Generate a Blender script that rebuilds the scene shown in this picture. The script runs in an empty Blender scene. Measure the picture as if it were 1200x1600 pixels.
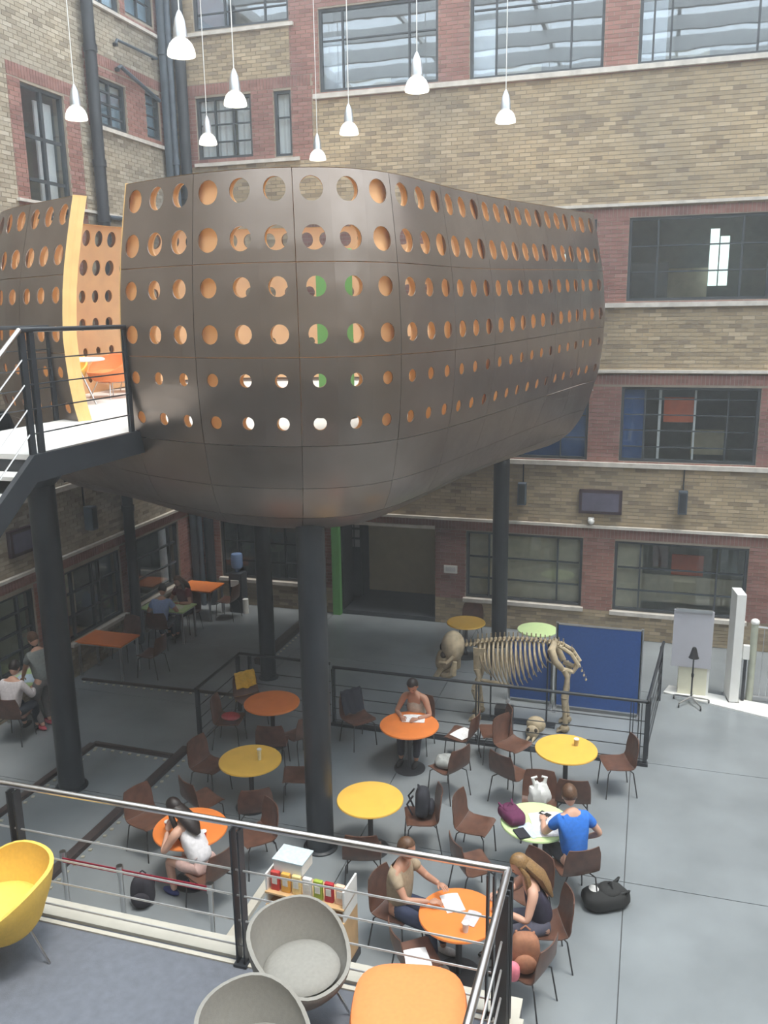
import bpy, bmesh, math, random
from mathutils import Vector, Matrix
random.seed(7)
D = bpy.data
S = bpy.context.scene
COL = S.collection
R = math.radians

# ------------------------------------------------------------ camera, world, sun, exposure
EYE = Vector((0, 0, 6.8))
def set_camera():
    p, yaw, roll = R(12.9), R(17.2), R(0.81)
    fw = Vector((-math.sin(yaw)*math.cos(p), math.cos(yaw)*math.cos(p), -math.sin(p)))
    r = Vector((math.cos(yaw), math.sin(yaw), 0)); u = r.cross(fw)
    r2 = r*math.cos(roll) - u*math.sin(roll); u2 = r*math.sin(roll) + u*math.cos(roll)
    cam = D.cameras.new('camera'); cam.sensor_fit = 'VERTICAL'; cam.sensor_height = 36
    cam.lens = 36*1350/1600; cam.clip_end = 200; cam.clip_start = 0.05
    o = D.objects.new('camera', cam); COL.objects.link(o)
    m = Matrix((r2, u2, -fw)).transposed().to_4x4(); m.translation = EYE
    o.matrix_world = m
    S.camera = o
set_camera()
w = D.worlds.new('sky'); S.world = w; w.use_nodes = True
bg = w.node_tree.nodes['Background']; bg.inputs[0].default_value = (0.82, 0.92, 1.0, 1); bg.inputs[1].default_value = 2.1
sun = D.lights.new('sun', 'SUN'); sun.energy = 1.7; sun.angle = R(16); sun.color = (1.0, 0.95, 0.86)
so = D.objects.new('sun', sun); COL.objects.link(so)
so.rotation_euler = Vector((-0.24, 0.12, -1.0)).to_track_quat('-Z', 'Y').to_euler()
S.view_settings.view_transform = 'Standard'; S.view_settings.look = 'None'
S.view_settings.gamma = 1; S.view_settings.use_curve_mapping = False
S.view_settings.exposure = 0.9

# ------------------------------------------------------------ materials
def nodes(m):
    m.use_nodes = True
    return m.node_tree.nodes, m.node_tree.links, m.node_tree.nodes['Principled BSDF']
MC = {}
def pm(name, col, rough=.5, metal=0., var=.12, scale=6., bump=0., bscale=None, emit=0., trans=0., spec=.5, coat=0.):
    if name in MC: return MC[name]
    m = D.materials.new(name); N, L, b = nodes(m)
    b.inputs['Roughness'].default_value = rough; b.inputs['Metallic'].default_value = metal
    b.inputs['Specular IOR Level'].default_value = spec
    if coat: b.inputs['Coat Weight'].default_value = coat
    tc = N.new('ShaderNodeTexCoord'); nz = N.new('ShaderNodeTexNoise'); nz.inputs['Scale'].default_value = scale
    nz.inputs['Detail'].default_value = 5
    L.new(tc.outputs['Object'], nz.inputs['Vector'])
    r = N.new('ShaderNodeValToRGB'); L.new(nz.outputs['Fac'], r.inputs['Fac'])
    r.color_ramp.elements[0].position = .3; r.color_ramp.elements[1].position = .7
    r.color_ramp.elements[0].color = tuple(min(1, c*(1-var)) for c in col) + (1,)
    r.color_ramp.elements[1].color = tuple(min(1, c*(1+var)) for c in col) + (1,)
    L.new(r.outputs['Color'], b.inputs['Base Color'])
    if bump:
        bn = N.new('ShaderNodeTexNoise'); bn.inputs['Scale'].default_value = bscale or scale*8
        L.new(tc.outputs['Object'], bn.inputs['Vector'])
        bp = N.new('ShaderNodeBump'); bp.inputs['Strength'].default_value = bump; bp.inputs['Distance'].default_value = .01
        L.new(bn.outputs['Fac'], bp.inputs['Height']); L.new(bp.outputs['Normal'], b.inputs['Normal'])
    if emit:
        L.new(r.outputs['Color'], b.inputs['Emission Color']); b.inputs['Emission Strength'].default_value = emit
    if trans:
        t = N.new('ShaderNodeBsdfTranslucent'); L.new(r.outputs['Color'], t.inputs['Color'])
        mx = N.new('ShaderNodeMixShader'); mx.inputs[0].default_value = trans
        L.new(b.outputs[0], mx.inputs[1]); L.new(t.outputs[0], mx.inputs[2])
        L.new(mx.outputs[0], N['Material Output'].inputs['Surface'])
    MC[name] = m
    return m

def brick_mat(name, cols):
    m = D.materials.new(name); N, L, b = nodes(m); b.inputs['Roughness'].default_value = .85
    g = N.new('ShaderNodeNewGeometry'); sx = N.new('ShaderNodeSeparateXYZ'); L.new(g.outputs['Position'], sx.inputs[0])
    def mth(op, a, c=None):
        n = N.new('ShaderNodeMath'); n.operation = op
        for i, v in enumerate((a, c)):
            if v is None: continue
            if isinstance(v, (int, float)): n.inputs[i].default_value = v
            else: L.new(v, n.inputs[i])
        return n.outputs[0]
    row = mth('FLOOR', mth('DIVIDE', sx.outputs['Z'], .075))
    u = mth('ADD', sx.outputs['X'], sx.outputs['Y'])
    u = mth('ADD', u, mth('MULTIPLY', mth('FLOORED_MODULO', row, 2.0), .1125))
    colm = mth('FLOOR', mth('DIVIDE', u, .225))
    cb = N.new('ShaderNodeCombineXYZ'); L.new(colm, cb.inputs[0]); L.new(row, cb.inputs[1])
    wn = N.new('ShaderNodeTexWhiteNoise'); wn.noise_dimensions = '2D'; L.new(cb.outputs[0], wn.inputs['Vector'])
    rp = N.new('ShaderNodeValToRGB'); L.new(wn.outputs['Value'], rp.inputs['Fac'])
    el = rp.color_ramp.elements
    while len(el) < len(cols): el.new(.5)
    for i, c in enumerate(cols):
        el[i].position = i/(len(cols)-1); el[i].color = c + (1,)
    nz = N.new('ShaderNodeTexNoise'); nz.inputs['Scale'].default_value = .55; nz.inputs['Detail'].default_value = 6
    L.new(g.outputs['Position'], nz.inputs['Vector'])
    r2 = N.new('ShaderNodeValToRGB'); L.new(nz.outputs['Fac'], r2.inputs['Fac'])
    r2.color_ramp.elements[0].position = .3; r2.color_ramp.elements[0].color = (.72, .74, .78, 1)
    r2.color_ramp.elements[1].position = .7; r2.color_ramp.elements[1].color = (1.1, 1.06, .98, 1)
    mx = N.new('ShaderNodeMix'); mx.data_type = 'RGBA'; mx.blend_type = 'MULTIPLY'; mx.inputs[0].default_value = 1
    L.new(rp.outputs['Color'], mx.inputs[6]); L.new(r2.outputs['Color'], mx.inputs[7])
    L.new(mx.outputs[2], b.inputs['Base Color'])
    MC[name] = m
    return m

def glass_mat(name, tint=(.75, .85, .85), refl=.1):
    m = D.materials.new(name); N, L, b = nodes(m)
    t = N.new('ShaderNodeBsdfTransparent'); t.inputs[0].default_value = tint + (1,)
    gl = N.new('ShaderNodeBsdfGlossy'); gl.inputs['Roughness'].default_value = .02; gl.inputs[0].default_value = (.95, .98, 1, 1)
    lw = N.new('ShaderNodeLayerWeight'); lw.inputs[0].default_value = .5
    nz = N.new('ShaderNodeTexNoise'); nz.inputs['Scale'].default_value = 1.1
    tc = N.new('ShaderNodeTexCoord'); L.new(tc.outputs['Object'], nz.inputs['Vector'])
    bp = N.new('ShaderNodeBump'); bp.inputs['Strength'].default_value = .10; bp.inputs['Distance'].default_value = .02
    L.new(nz.outputs['Fac'], bp.inputs['Height']); L.new(bp.outputs['Normal'], gl.inputs['Normal'])
    ad = N.new('ShaderNodeMath'); ad.operation = 'ADD'; ad.use_clamp = True; ad.inputs[1].default_value = refl
    pw = N.new('ShaderNodeMath'); pw.operation = 'POWER'; pw.inputs[1].default_value = 4.; L.new(lw.outputs['Facing'], pw.inputs[0])
    L.new(pw.outputs[0], ad.inputs[0])
    mx = N.new('ShaderNodeMixShader'); L.new(ad.outputs[0], mx.inputs[0]); L.new(t.outputs[0], mx.inputs[1]); L.new(gl.outputs[0], mx.inputs[2])
    L.new(mx.outputs[0], N['Material Output'].inputs['Surface'])
    MC[name] = m
    return m

M_YB = brick_mat('yellow stock brick', [(.27, .212, .15), (.38, .30, .20), (.46, .365, .245), (.41, .325, .215), (.54, .44, .31)])
M_RB = brick_mat('red brick', [(.22, .105, .09), (.29, .145, .125), (.34, .175, .15), (.27, .13, .11), (.37, .205, .18)])
M_YBL = brick_mat('weathered grey yellow brick', [(.27, .23, .175), (.36, .31, .24), (.45, .40, .32), (.39, .34, .265), (.52, .47, .39)])
M_MORT = pm('mortar', (.33, .28, .22), .95, var=.15, scale=3)
M_STONE = pm('pale stone trim', (.58, .54, .49), .8, var=.15)
M_STEEL = pm('dark painted steel', (.028, .032, .038), .42, var=.2, scale=3)
M_FRAME = pm('dark window frame', (.045, .052, .06), .5, var=.2)
M_GLASS = glass_mat('window glass', (.95, .97, .97), .04)
M_GLASS_UP = glass_mat('upper window glass', (.88, .92, .95), .12)
M_FLOOR = pm('polished concrete', (.232, .254, .268), .27, var=.16, scale=.9, bump=.06, bscale=30)
M_GROUT = pm('floor joint', (.10, .105, .11), .8)
M_MEZZ = pm('grey carpet floor', (.14, .152, .18), .9, var=.10, scale=14, bump=.2, bscale=150)
M_CHROME = pm('brushed steel', (.62, .62, .62), .28, 1., var=.06)
M_BLACK = pm('black plastic', (.02, .02, .022), .45)
M_WHITE = pm('white paint', (.80, .80, .78), .5, var=.03)
M_WIRE = pm('bright steel wire', (.66, .66, .66), .3, .7, var=.04)
M_BROWN = pm('brown ply', (.125, .060, .040), .38, var=.25, scale=9)
M_YEL = pm('yellow laminate', (.83, .50, .09), .35, var=.05)
M_ORA = pm('orange laminate', (.80, .235, .055), .35, var=.06)
M_GRN = pm('pale green laminate', (.62, .80, .40), .35, var=.04)
M_BRONZE = None

# ------------------------------------------------------------ mesh builder
class MB:
    def __init__(s): s.v = []; s.f = []
    def add(s, vs, fs):
        o = len(s.v); s.v += [tuple(p) for p in vs]; s.f += [tuple(i+o for i in f) for f in fs]; return s
    def box(s, c, d, rz=0., rx=0., ry=0.):
        m = Matrix.Rotation(rz, 3, 'Z') @ Matrix.Rotation(ry, 3, 'Y') @ Matrix.Rotation(rx, 3, 'X')
        vs = [Vector(c) + m @ Vector((x*d[0]/2, y*d[1]/2, z*d[2]/2)) for z in (-1, 1) for y in (-1, 1) for x in (-1, 1)]
        return s.add(vs, [(0, 2, 3, 1), (4, 5, 7, 6), (0, 1, 5, 4), (2, 6, 7, 3), (0, 4, 6, 2), (1, 3, 7, 5)])
    def bb(s, a, b):
        return s.box([(a[i]+b[i])/2 for i in range(3)], [abs(b[i]-a[i]) for i in range(3)])
    def rbox(s, c, d, bev=.02, rz=0.):     # box with chamfered edges
        bm = bmesh.new(); bmesh.ops.create_cube(bm, size=1)
        for v in bm.verts: v.co = Vector((v.co.x*d[0], v.co.y*d[1], v.co.z*d[2]))
        bmesh.ops.bevel(bm, geom=bm.edges[:], offset=bev, segments=2, affect='EDGES', profile=.6)
        m = Matrix.Rotation(rz, 3, 'Z'); bm.verts.index_update()
        s.add([Vector(c) + m @ v.co for v in bm.verts], [[v.index for v in f.verts] for f in bm.faces]); bm.free(); return s
    def ring(s, path, rads, n=8, cap=True, squash=None):
        path = [Vector(p) for p in path]; k = len(path)
        if not hasattr(rads, '__len__'): rads = [rads]*k
        vs = []; prev = None
        for i, p in enumerate(path):
            t = (path[min(i+1, k-1)] - path[max(i-1, 0)]).normalized()
            if prev is None:
                a = Vector((0, 0, 1)) if abs(t.z) < .9 else Vector((1, 0, 0))
                n1 = t.cross(a).normalized()
            else:
                n1 = (prev - t*prev.dot(t)).normalized()
            prev = n1; n2 = t.cross(n1)
            for j in range(n):
                an = 2*math.pi*j/n
                vs.append(p + (n1*math.cos(an) + n2*math.sin(an)*(squash or 1))*rads[i])
        fs = [(i*n+j, i*n+(j+1) % n, (i+1)*n+(j+1) % n, (i+1)*n+j) for i in range(k-1) for j in range(n)]
        if cap: fs += [tuple(range(n-1, -1, -1)), tuple(range((k-1)*n, k*n))]
        return s.add(vs, fs)
    tube = ring
    def cyl(s, p, q, r0, r1=None, n=16): return s.ring([p, q], [r0, r0 if r1 is None else r1], n)
    def lathe(s, prof, c=(0, 0, 0), n=24, capb=True, capt=True):
        vs = [(c[0]+r*math.cos(2*math.pi*j/n), c[1]+r*math.sin(2*math.pi*j/n), c[2]+z) for r, z in prof for j in range(n)]
        k = len(prof)
        fs = [(i*n+j, i*n+(j+1) % n, (i+1)*n+(j+1) % n, (i+1)*n+j) for i in range(k-1) for j in range(n)]
        if capb: fs.append(tuple(range(n-1, -1, -1)))
        if capt: fs.append(tuple(range((k-1)*n, k*n)))
        return s.add(vs, fs)
    def ell(s, c, r, n=14, m=9, rot=None, warp=None):
        vs = []; fs = []
        for i in range(m+1):
            th = math.pi*i/m
            for j in range(n):
                ph = 2*math.pi*j/n
                p = Vector((math.sin(th)*math.cos(ph), math.sin(th)*math.sin(ph), math.cos(th)))
                q = Vector((p.x*r[0], p.y*r[1], p.z*r[2]))
                if warp: q = warp(p, q)
                if rot is not None: q = rot @ q
                vs.append(Vector(c)+q)
        for i in range(m):
            for j in range(n): fs.append((i*n+j, (i+1)*n+j, (i+1)*n+(j+1) % n, i*n+(j+1) % n))
        return s.add(vs, fs)
    def grid(s, fn, nu, nv, cu=False):
        vs = [fn(i/nu, j/nv) for j in range(nv+1) for i in range(nu+(0 if cu else 1))]
        w_ = nu if cu else nu+1
        fs = [(j*w_+i, j*w_+(i+1) % w_, (j+1)*w_+(i+1) % w_, (j+1)*w_+i) for j in range(nv) for i in range(nu)]
        return s.add(vs, fs)
    def sheet(s, fn, nu, nv, th):      # a curved sheet with thickness: fn(u, v) -> point
        pts = [[Vector(fn(i/nu, j/nv)) for i in range(nu+1)] for j in range(nv+1)]
        def nrm(j, i):
            du = pts[j][min(i+1, nu)] - pts[j][max(i-1, 0)]; dv = pts[min(j+1, nv)][i] - pts[max(j-1, 0)][i]
            n = du.cross(dv); return n.normalized() if n.length > 1e-9 else Vector((0, 0, 1))
        top = [pts[j][i] for j in range(nv+1) for i in range(nu+1)]
        bot = [pts[j][i] - nrm(j, i)*th for j in range(nv+1) for i in range(nu+1)]
        W = nu+1; K = len(top); fs = []
        for j in range(nv):
            for i in range(nu):
                a = j*W+i; fs.append((a, a+1, a+1+W, a+W)); fs.append((K+a, K+a+W, K+a+1+W, K+a+1))
        for i in range(nu):
            fs.append((i+1, i, K+i, K+i+1)); a = nv*W+i; fs.append((a, a+1, K+a+1, K+a))
        for j in range(nv):
            a = j*W; fs.append((a, a+W, K+a+W, K+a)); a = j*W+nu; fs.append((a+W, a, K+a, K+a+W))
        return s.add(top+bot, fs)
    def mesh(s, name, mat, smooth=False):
        me = D.meshes.new(name); me.from_pydata(s.v, [], s.f); me.materials.append(mat)
        if smooth:
            me.polygons.foreach_set('use_smooth', [True]*len(me.polygons))
            try: me.set_sharp_from_angle(angle=R(40))
            except Exception: pass
        me.update(); return me
    def build(s, name, mat, parent=None, smooth=False, off=None):
        if off is None and parent is not None and topof(parent).get('_w'): off = wloc(parent)
        if off is not None: s.v = [(p[0]-off[0], p[1]-off[1], p[2]-off[2]) for p in s.v]
        return link(name, s.mesh(name, mat, smooth), parent)

def link(name, me, parent=None):
    o = D.objects.new(name, me); COL.objects.link(o); o.parent = parent
    return o
def topof(o):
    while o.parent: o = o.parent
    return o
def wloc(o):
    v = Vector(o.location)
    while o.parent: o = o.parent; v += Vector(o.location)
    return v
def tag(o, label=None, cat=None, group=None, kind=None):
    for k, v in (('label', label), ('category', cat), ('group', group), ('kind', kind)):
        if v: o[k] = v
    return o
WROOTS = []
def thing(name, loc=(0, 0, 0), rz=0., label=None, cat=None, group=None, world=False, kind=None):
    o = D.objects.new(name, None); o.empty_display_size = .1; COL.objects.link(o)
    o.location = loc; o.rotation_euler = (0, 0, rz)
    if world: o['_w'] = 1; WROOTS.append(o)     # parts given in world coordinates (removed at the end)
    return tag(o, label, cat, group, kind)
def copy_tree(o, parent=None):
    c = o.copy(); COL.objects.link(c); c.parent = parent
    for ch in list(o.children): copy_tree(ch, c)
    return c
def place(o, loc, rz, label=None, group=None):
    o.location = loc; o.rotation_euler = (0, 0, rz); tag(o, label, None, group); return o

# ============================================================ THE SETTING
YB, XL, XR, YF, ZT = 18.0, -10.4, 12.0, -1.6, 14.2
def back(u, z, d=0.): return (u, YB - d, z)
def left(u, z, d=0.): return (XL + d, u, z)

# ---- ground floor: concrete slabs with recessed joints
fl = MB().bb((XL-.3, YF, -.30), (XR+.3, YB+3.6, -.02)).build('floor', M_GROUT); tag(fl, kind='structure')
xs = [XL, -6.80, -3.40, 0.0, 3.4, 6.8, XR]; ys = [YF, 2.9, 6.3, 9.7, 12.75, 15.4, YB]
for i in range(len(xs)-1):
    for j in range(len(ys)-1):
        MB().bb((xs[i]+.006, ys[j]+.006, -.02), (xs[i+1]-.006, ys[j+1]-.006, 0)).build('concrete_slab', M_FLOOR, fl)

# ---- windows: (u0, u1, z0, z1)
BW = dict(
 top_0=(-9.62, -7.46, 12.66, 13.95), top_A=(-6.82, -4.33, 11.25, 12.80), top_B=(-3.70, -1.17, 11.22, 12.80), top_C=(-.55, 2.00, 11.22, 12.80), top_D=(2.62, 5.1, 11.22, 12.80),
 cur_1=(-9.68, -8.38, 10.12, 11.36), cur_2=(-7.86, -7.47, 10.08, 11.36),
 mid_B=(-3.70, -1.17, 6.98, 8.53), mid_C=(-.56, 2.00, 6.98, 8.53), mid_D=(2.62, 5.1, 6.98, 8.53),
 low_B=(-3.70, -1.19, 3.82, 5.32), low_C=(-.56, 2.02, 3.82, 5.32), low_D=(2.62, 5.1, 3.82, 5.32),
 gnd_B=(-3.70, -1.20, .65, 2.16), gnd_C=(-.55, 2.04, .63, 2.14), gnd_D=(2.62, 5.1, .63, 2.14), gnd_L=(-9.68, -7.62, .67, 2.06))
DOOR = (-6.68, -4.40, 0.0, 2.17)
LW = dict(
 tall=(13.27, 14.42, 7.75, 10.70), sq_1=(15.45, 16.45, 10.43, 11.30), sq_2=(17.18, 17.74, 10.50, 11.42), top_1=(15.40, 16.45, 12.62, 13.5), top_2=(16.65, 17.72, 12.72, 13.5),
 gnd_0=(9.75, 12.28, .72, 2.12), gnd_1=(13.15, 14.95, .72, 2.12), gnd_2=(15.40, 17.30, .72, 2.16), low_1=(11.6, 12.9, 3.80, 5.3), low_2=(13.4, 14.9, 3.8, 5.3))

def mortar(name, P, u0, u1, z1, holes):
    us = sorted({u0, u1} | {h[0] for h in holes} | {h[1] for h in holes}); zs = sorted({0., z1} | {h[2] for h in holes} | {h[3] for h in holes})
    b = MB()
    for i in range(len(us)-1):
        for j in range(len(zs)-1):
            uc, zc = (us[i]+us[i+1])/2, (zs[j]+zs[j+1])/2
            if any(h[0] < uc < h[1] and h[2] < zc < h[3] for h in holes): continue
            b.add([P(us[i], zs[j]), P(us[i+1], zs[j]), P(us[i+1], zs[j+1]), P(us[i], zs[j+1])], [(0, 1, 2, 3)])
    for h in holes:                            # the reveals
        for a, c in (((h[0], h[2]), (h[0], h[3])), ((h[0], h[3]), (h[1], h[3])), ((h[1], h[3]), (h[1], h[2])), ((h[1], h[2]), (h[0], h[2]))):
            b.add([P(*a), P(*c), P(c[0], c[1], -.24), P(a[0], a[1], -.24)], [(0, 1, 2, 3)])
    o = b.build(name, M_MORT); tag(o, kind='structure'); return o

def bricks(wall, P, u0, u1, z0, z1, holes, reds, shift, single):
    """lay stretcher courses; reds = rectangles of red brick; single = rectangle whose bricks are objects of their own"""
    out = {0: MB(), 1: MB()}; H_ = .075; W_ = .225; J = .011; ones = []
    def body(b, a, c, zz0, zz1):
        d = .007
        b.add([P(a, zz0), P(c, zz0), P(c, zz1), P(a, zz1), P(a, zz0, d), P(c, zz0, d), P(c, zz1, d), P(a, zz1, d)],
              [(4, 5, 6, 7), (0, 1, 5, 4), (1, 2, 6, 5), (2, 3, 7, 6), (3, 0, 4, 7)])
    row = int(z0/H_)
    while row*H_ < z1 - .02:
        za, zb = row*H_ + J/2, (row+1)*H_ - J/2; zc = (za+zb)/2
        cuts = [u0, u1]
        hs = [h for h in holes if h[2] - .03 < zc < h[3] + .03]; rs = [r for r in reds if r[2] < zc < r[3]]
        for h in hs + rs: cuts += [h[0], h[1]]
        cuts = sorted(c for c in set(cuts) if u0 <= c <= u1)
        for a, c in zip(cuts[:-1], cuts[1:]):
            m = (a+c)/2
            if any(h[0] < m < h[1] for h in hs): continue
            red = 1 if any(r[0] < m < r[1] for r in rs) else 0
            sol = [r for r in rs if r[0] < m < r[1] and len(r) > 4]
            if sol: continue
            off = shift + (row % 2)*.1125
            k = math.floor((a+off)/W_)
            while k*W_ - off < c:
                p, q = max(a, k*W_-off) + J/2, min(c, (k+1)*W_-off) - J/2
                if q - p > .02:
                    full = q-p > W_-J-.001
                    if full and not red and single and len(ones) < 300 and single[0] < p and q < single[1] and single[2] < za and zb < single[3]: ones.append((p, za))
                    else: body(out[red], p, q, za, zb)
                k += 1
        row += 1
    for r in reds:                              # soldier courses over the openings
        if len(r) > 4:
            a = max(r[0], u0)
            while a < min(r[1], u1) - .03:
                body(out[1], a+J/2, min(a+.075, r[1])-J/2, r[2]+J/2, r[3]-J/2); a += .075
    tag(out[0].build('yellow_bricks', M_YB if single else M_YBL, wall), kind='stuff')
    if out[1].v: tag(out[1].build('red_bricks', M_RB, wall), kind='stuff')
    if ones:
        b = MB(); w_ = W_-J; h_ = H_-J; d = .007
        b.add([(0, 0, 0), (w_, 0, 0), (w_, 0, h_), (0, 0, h_), (0, -d, 0), (w_, -d, 0), (w_, -d, h_), (0, -d, h_)], [(4, 5, 6, 7), (0, 1, 5, 4), (1, 2, 6, 5), (2, 3, 7, 6), (3, 0, 4, 7)])
        me = b.mesh('brick', M_YB)
        for p, za in ones: link('brick', me, wall).location = P(p, za)

SOL = 'soldier'
bh = list(BW.values()) + [DOOR]
wall_b = mortar('wall_back', back, XL, XR, ZT, bh)
reds_b = [(-7.46, XR, 11.10, ZT), (-9.95, -7.0, 10.0, 11.40), (-9.95, -7.0, 11.40, 11.62, SOL),
          (-7.4, XR, 8.54, 8.72, SOL), (-7.4, XR, 6.90, 8.54), (-7.4, XR, 5.36, 5.58, SOL), (-7.4, XR, 3.75, 5.36),
          (XL, XR, 2.18, 2.40, SOL), (XL, XR, .60, 2.18)]
bricks(wall_b, back, XL, XR, 0, ZT, bh, reds_b, YB, (.35, 2.6, 8.92, 10.0))
lh = list(LW.values())
wall_l = mortar('wall_left', left, YF, YB, ZT, lh)
reds_l = [(15.1, YB, 10.33, 11.50), (15.1, YB, 11.50, 11.70, SOL), (12.95, 14.85, 7.4, 10.74), (12.95, 14.85, 10.74, 10.96, SOL), (8., YB, .62, 2.2), (8., YB, 2.2, 2.41, SOL), (15.1, YB, 12.6, ZT)]
bricks(wall_l, left, 8.0, YB, 0, ZT, lh, reds_l, XL, None)
# unseen walls added to close the court and cut side light under the pod
w_ = MB().bb((XR, YF, 0), (XR+.3, YB, ZT)).build('wall_right_added', M_YB); tag(w_, kind='structure')
w_ = MB().bb((XL, YF-.3, 0), (XR, YF, ZT)).build('wall_front_added', M_YB); tag(w_, kind='structure')

# ---- ledges, sills
tn = [0]
def trim(a, b, mat=None):
    tn[0] += 1; o = MB().bb(a, b).build('trim_%d' % tn[0], mat or M_STONE); tag(o, kind='structure'); return o
def btrim(u0, u1, z, h=.06, d=.07): trim((u0, YB-d, z), (u1, YB, z+h))
def ltrim(u0, u1, z, h=.06, d=.07): trim((XL, u0, z), (XL+d, u1, z+h))
btrim(-6.95, XR, 11.12, .09, .09); btrim(-9.75, -7.3, 9.97, .07); btrim(-9.75, -7.35, 12.55, .07)
for z in (8.74, 5.60, 2.40): btrim(-7.4 if z > 3 else XL, XR, z, .055, .09)
for z in (6.86, 3.70): btrim(-7.4, XR, z, .09, .09)
for k in ('gnd_B', 'gnd_C', 'gnd_D', 'gnd_L'): btrim(BW[k][0]-.05, BW[k][1]+.05, BW[k][2]-.08, .08, .1)
ltrim(8., YB, 2.41, .055, .08); ltrim(8., 15.0, 3.68, .09, .09); ltrim(15.2, YB, 10.33, .07); ltrim(15.2, YB, 12.53, .06); ltrim(12.9, YB, 8.75, .05)
for k in ('gnd_0', 'gnd_1', 'gnd_2'): ltrim(LW[k][0]-.05, LW[k][1]+.05, LW[k][2]-.07, .07, .1)

# ---- windows
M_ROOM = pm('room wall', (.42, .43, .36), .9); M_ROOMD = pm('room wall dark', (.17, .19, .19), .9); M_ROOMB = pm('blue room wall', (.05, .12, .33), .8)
M_CURT = pm('white curtain', (.90, .92, .97), .8, var=.06, trans=.3); M_BEIGE = pm('beige blind', (.46, .42, .31), .8)
M_SKYREFL = pm('painted sky reflection', (.62, .74, .80), .8, var=.08)  # pale blue puts the sky reflected in the left wall panes into colour
M_LITW = pm('bright far window', (.72, .86, .82), .6, emit=.9)
M_RED = pm('orange red board', (.55, .12, .05), .6); M_WFRAME = pm('white window bar', (.70, .72, .74), .5)
wn_ = [0]
def window(P, rect, us, zs, glass=None, frame=None, room=None, depth=1.6, bar=.035, thin=None, extra=None):
    """steel window: us / zs = fractions of the bars, every pane a part"""
    wn_[0] += 1
    u0, u1, z0, z1 = rect
    a = P((u0+u1)/2, z0)
    r = thing('window_%d' % wn_[0], a, world=True, kind='structure')
    F = frame or M_FRAME; G = glass or M_GLASS
    def bx(a_, b_, d0, d1):
        p, q = P(a_[0], a_[1], d0), P(b_[0], b_[1], d1); return MB().bb([min(p[i], q[i]) for i in range(3)], [max(p[i], q[i]) for i in range(3)])
    f = MB(); t = .055
    for a_, b_ in (((u0, z0), (u0+t, z1)), ((u1-t, z0), (u1, z1)), ((u0+t, z0), (u1-t, z0+t)), ((u0+t, z1-t), (u1-t, z1))):
        g = bx(a_, b_, -.12, -.04); f.add(g.v, g.f)
    f.build('window_frame', F, r)
    U = [u0+t] + [u0+(u1-u0)*x for x in us] + [u1-t]; Z = [z0+t] + [z0+(z1-z0)*x for x in zs] + [z1-t]
    for x in U[1:-1]: bx((x-bar/2, z0+t), (x+bar/2, z1-t), -.11, -.05).build('mullion', F, r)
    for z in Z[1:-1]:
        for i in range(len(U)-1): bx((U[i]+bar/2, z-bar/2.6), (U[i+1]-bar/2, z+bar/2.6), -.105, -.055).build('glazing_bar', F, r)
    for i in range(len(U)-1):
        for j in range(len(Z)-1):
            bx((U[i], Z[j]), (U[i+1], Z[j+1]), -.086, -.080).build('pane', G, r)
    # the room behind
    b = MB(); D_ = -depth; e = .25
    u_, v_, s_, t_ = u0-e, u1+e, z0-.5, z1+.4
    q = lambda u, z, d: P(u, z, d)
    fr = -.245
    b.add([q(u_, s_, D_), q(v_, s_, D_), q(v_, t_, D_), q(u_, t_, D_), q(u_, s_, fr), q(v_, s_, fr), q(v_, t_, fr), q(u_, t_, fr)],
          [(0, 1, 2, 3), (0, 1, 5, 4), (1, 2, 6, 5), (2, 3, 7, 6), (3, 0, 4, 7)])
    b.build('room_behind', room or M_ROOM, r)
    for (x0, x1, y0, y1, dd, mt, nm) in (extra or []):
        bx((u0+(u1-u0)*x0, z0+(z1-z0)*y0), (u0+(u1-u0)*x1, z0+(z1-z0)*y1), -(dd-.1 if dd < .5 else dd)-.03, -(dd-.1 if dd < .5 else dd)).build(nm, mt, r)
    return r
B3 = [.2, .78]
for k in ('top_A', 'top_B', 'top_C', 'top_D'):
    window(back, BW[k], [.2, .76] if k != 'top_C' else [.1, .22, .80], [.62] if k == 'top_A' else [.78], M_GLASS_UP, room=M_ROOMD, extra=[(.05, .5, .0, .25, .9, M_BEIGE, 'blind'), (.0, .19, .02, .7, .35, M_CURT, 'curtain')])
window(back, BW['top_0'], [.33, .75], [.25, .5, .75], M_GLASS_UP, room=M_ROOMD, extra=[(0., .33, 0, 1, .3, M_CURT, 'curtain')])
def curtain(r, P, u0, u1, z0, z1, d):
    n = max(8, int((u1-u0)/.03)); MB().grid(lambda a, b: P(u0+(u1-u0)*a, z0+(z1-z0)*b, d+.025*math.sin(a*n*1.3)), n*2, 2).build('curtain', M_CURT, r, True)
r_ = window(back, BW['cur_1'], [.33, .66], [.28, .56, .78], M_GLASS, room=M_ROOM); curtain(r_, back, -9.65, -8.9, 10.15, 11.35, -.17); curtain(r_, back, -8.8, -8.4, 10.15, 11.35, -.19)
r_ = window(back, BW['cur_2'], [], [.6], M_GLASS, room=M_ROOM); curtain(r_, back, -7.85, -7.5, 10.1, 11.35, -.17)
for k in ('mid_B', 'mid_C', 'mid_D'):
    window(back, BW[k], [.21, .80], [.35, .66], room=M_ROOMD, depth=3., extra=[(.62, .69, .2, .95, 2.2, M_LITW, 'lit_window'), (.70, .77, .2, .85, 2.2, M_LITW, 'lit_window'), (.02, .3, 0, .5, 1.2, M_FRAME, 'cabinet'), (.3, .62, .0, .45, 2.4, M_BEIGE, 'cabinet')])
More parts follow.
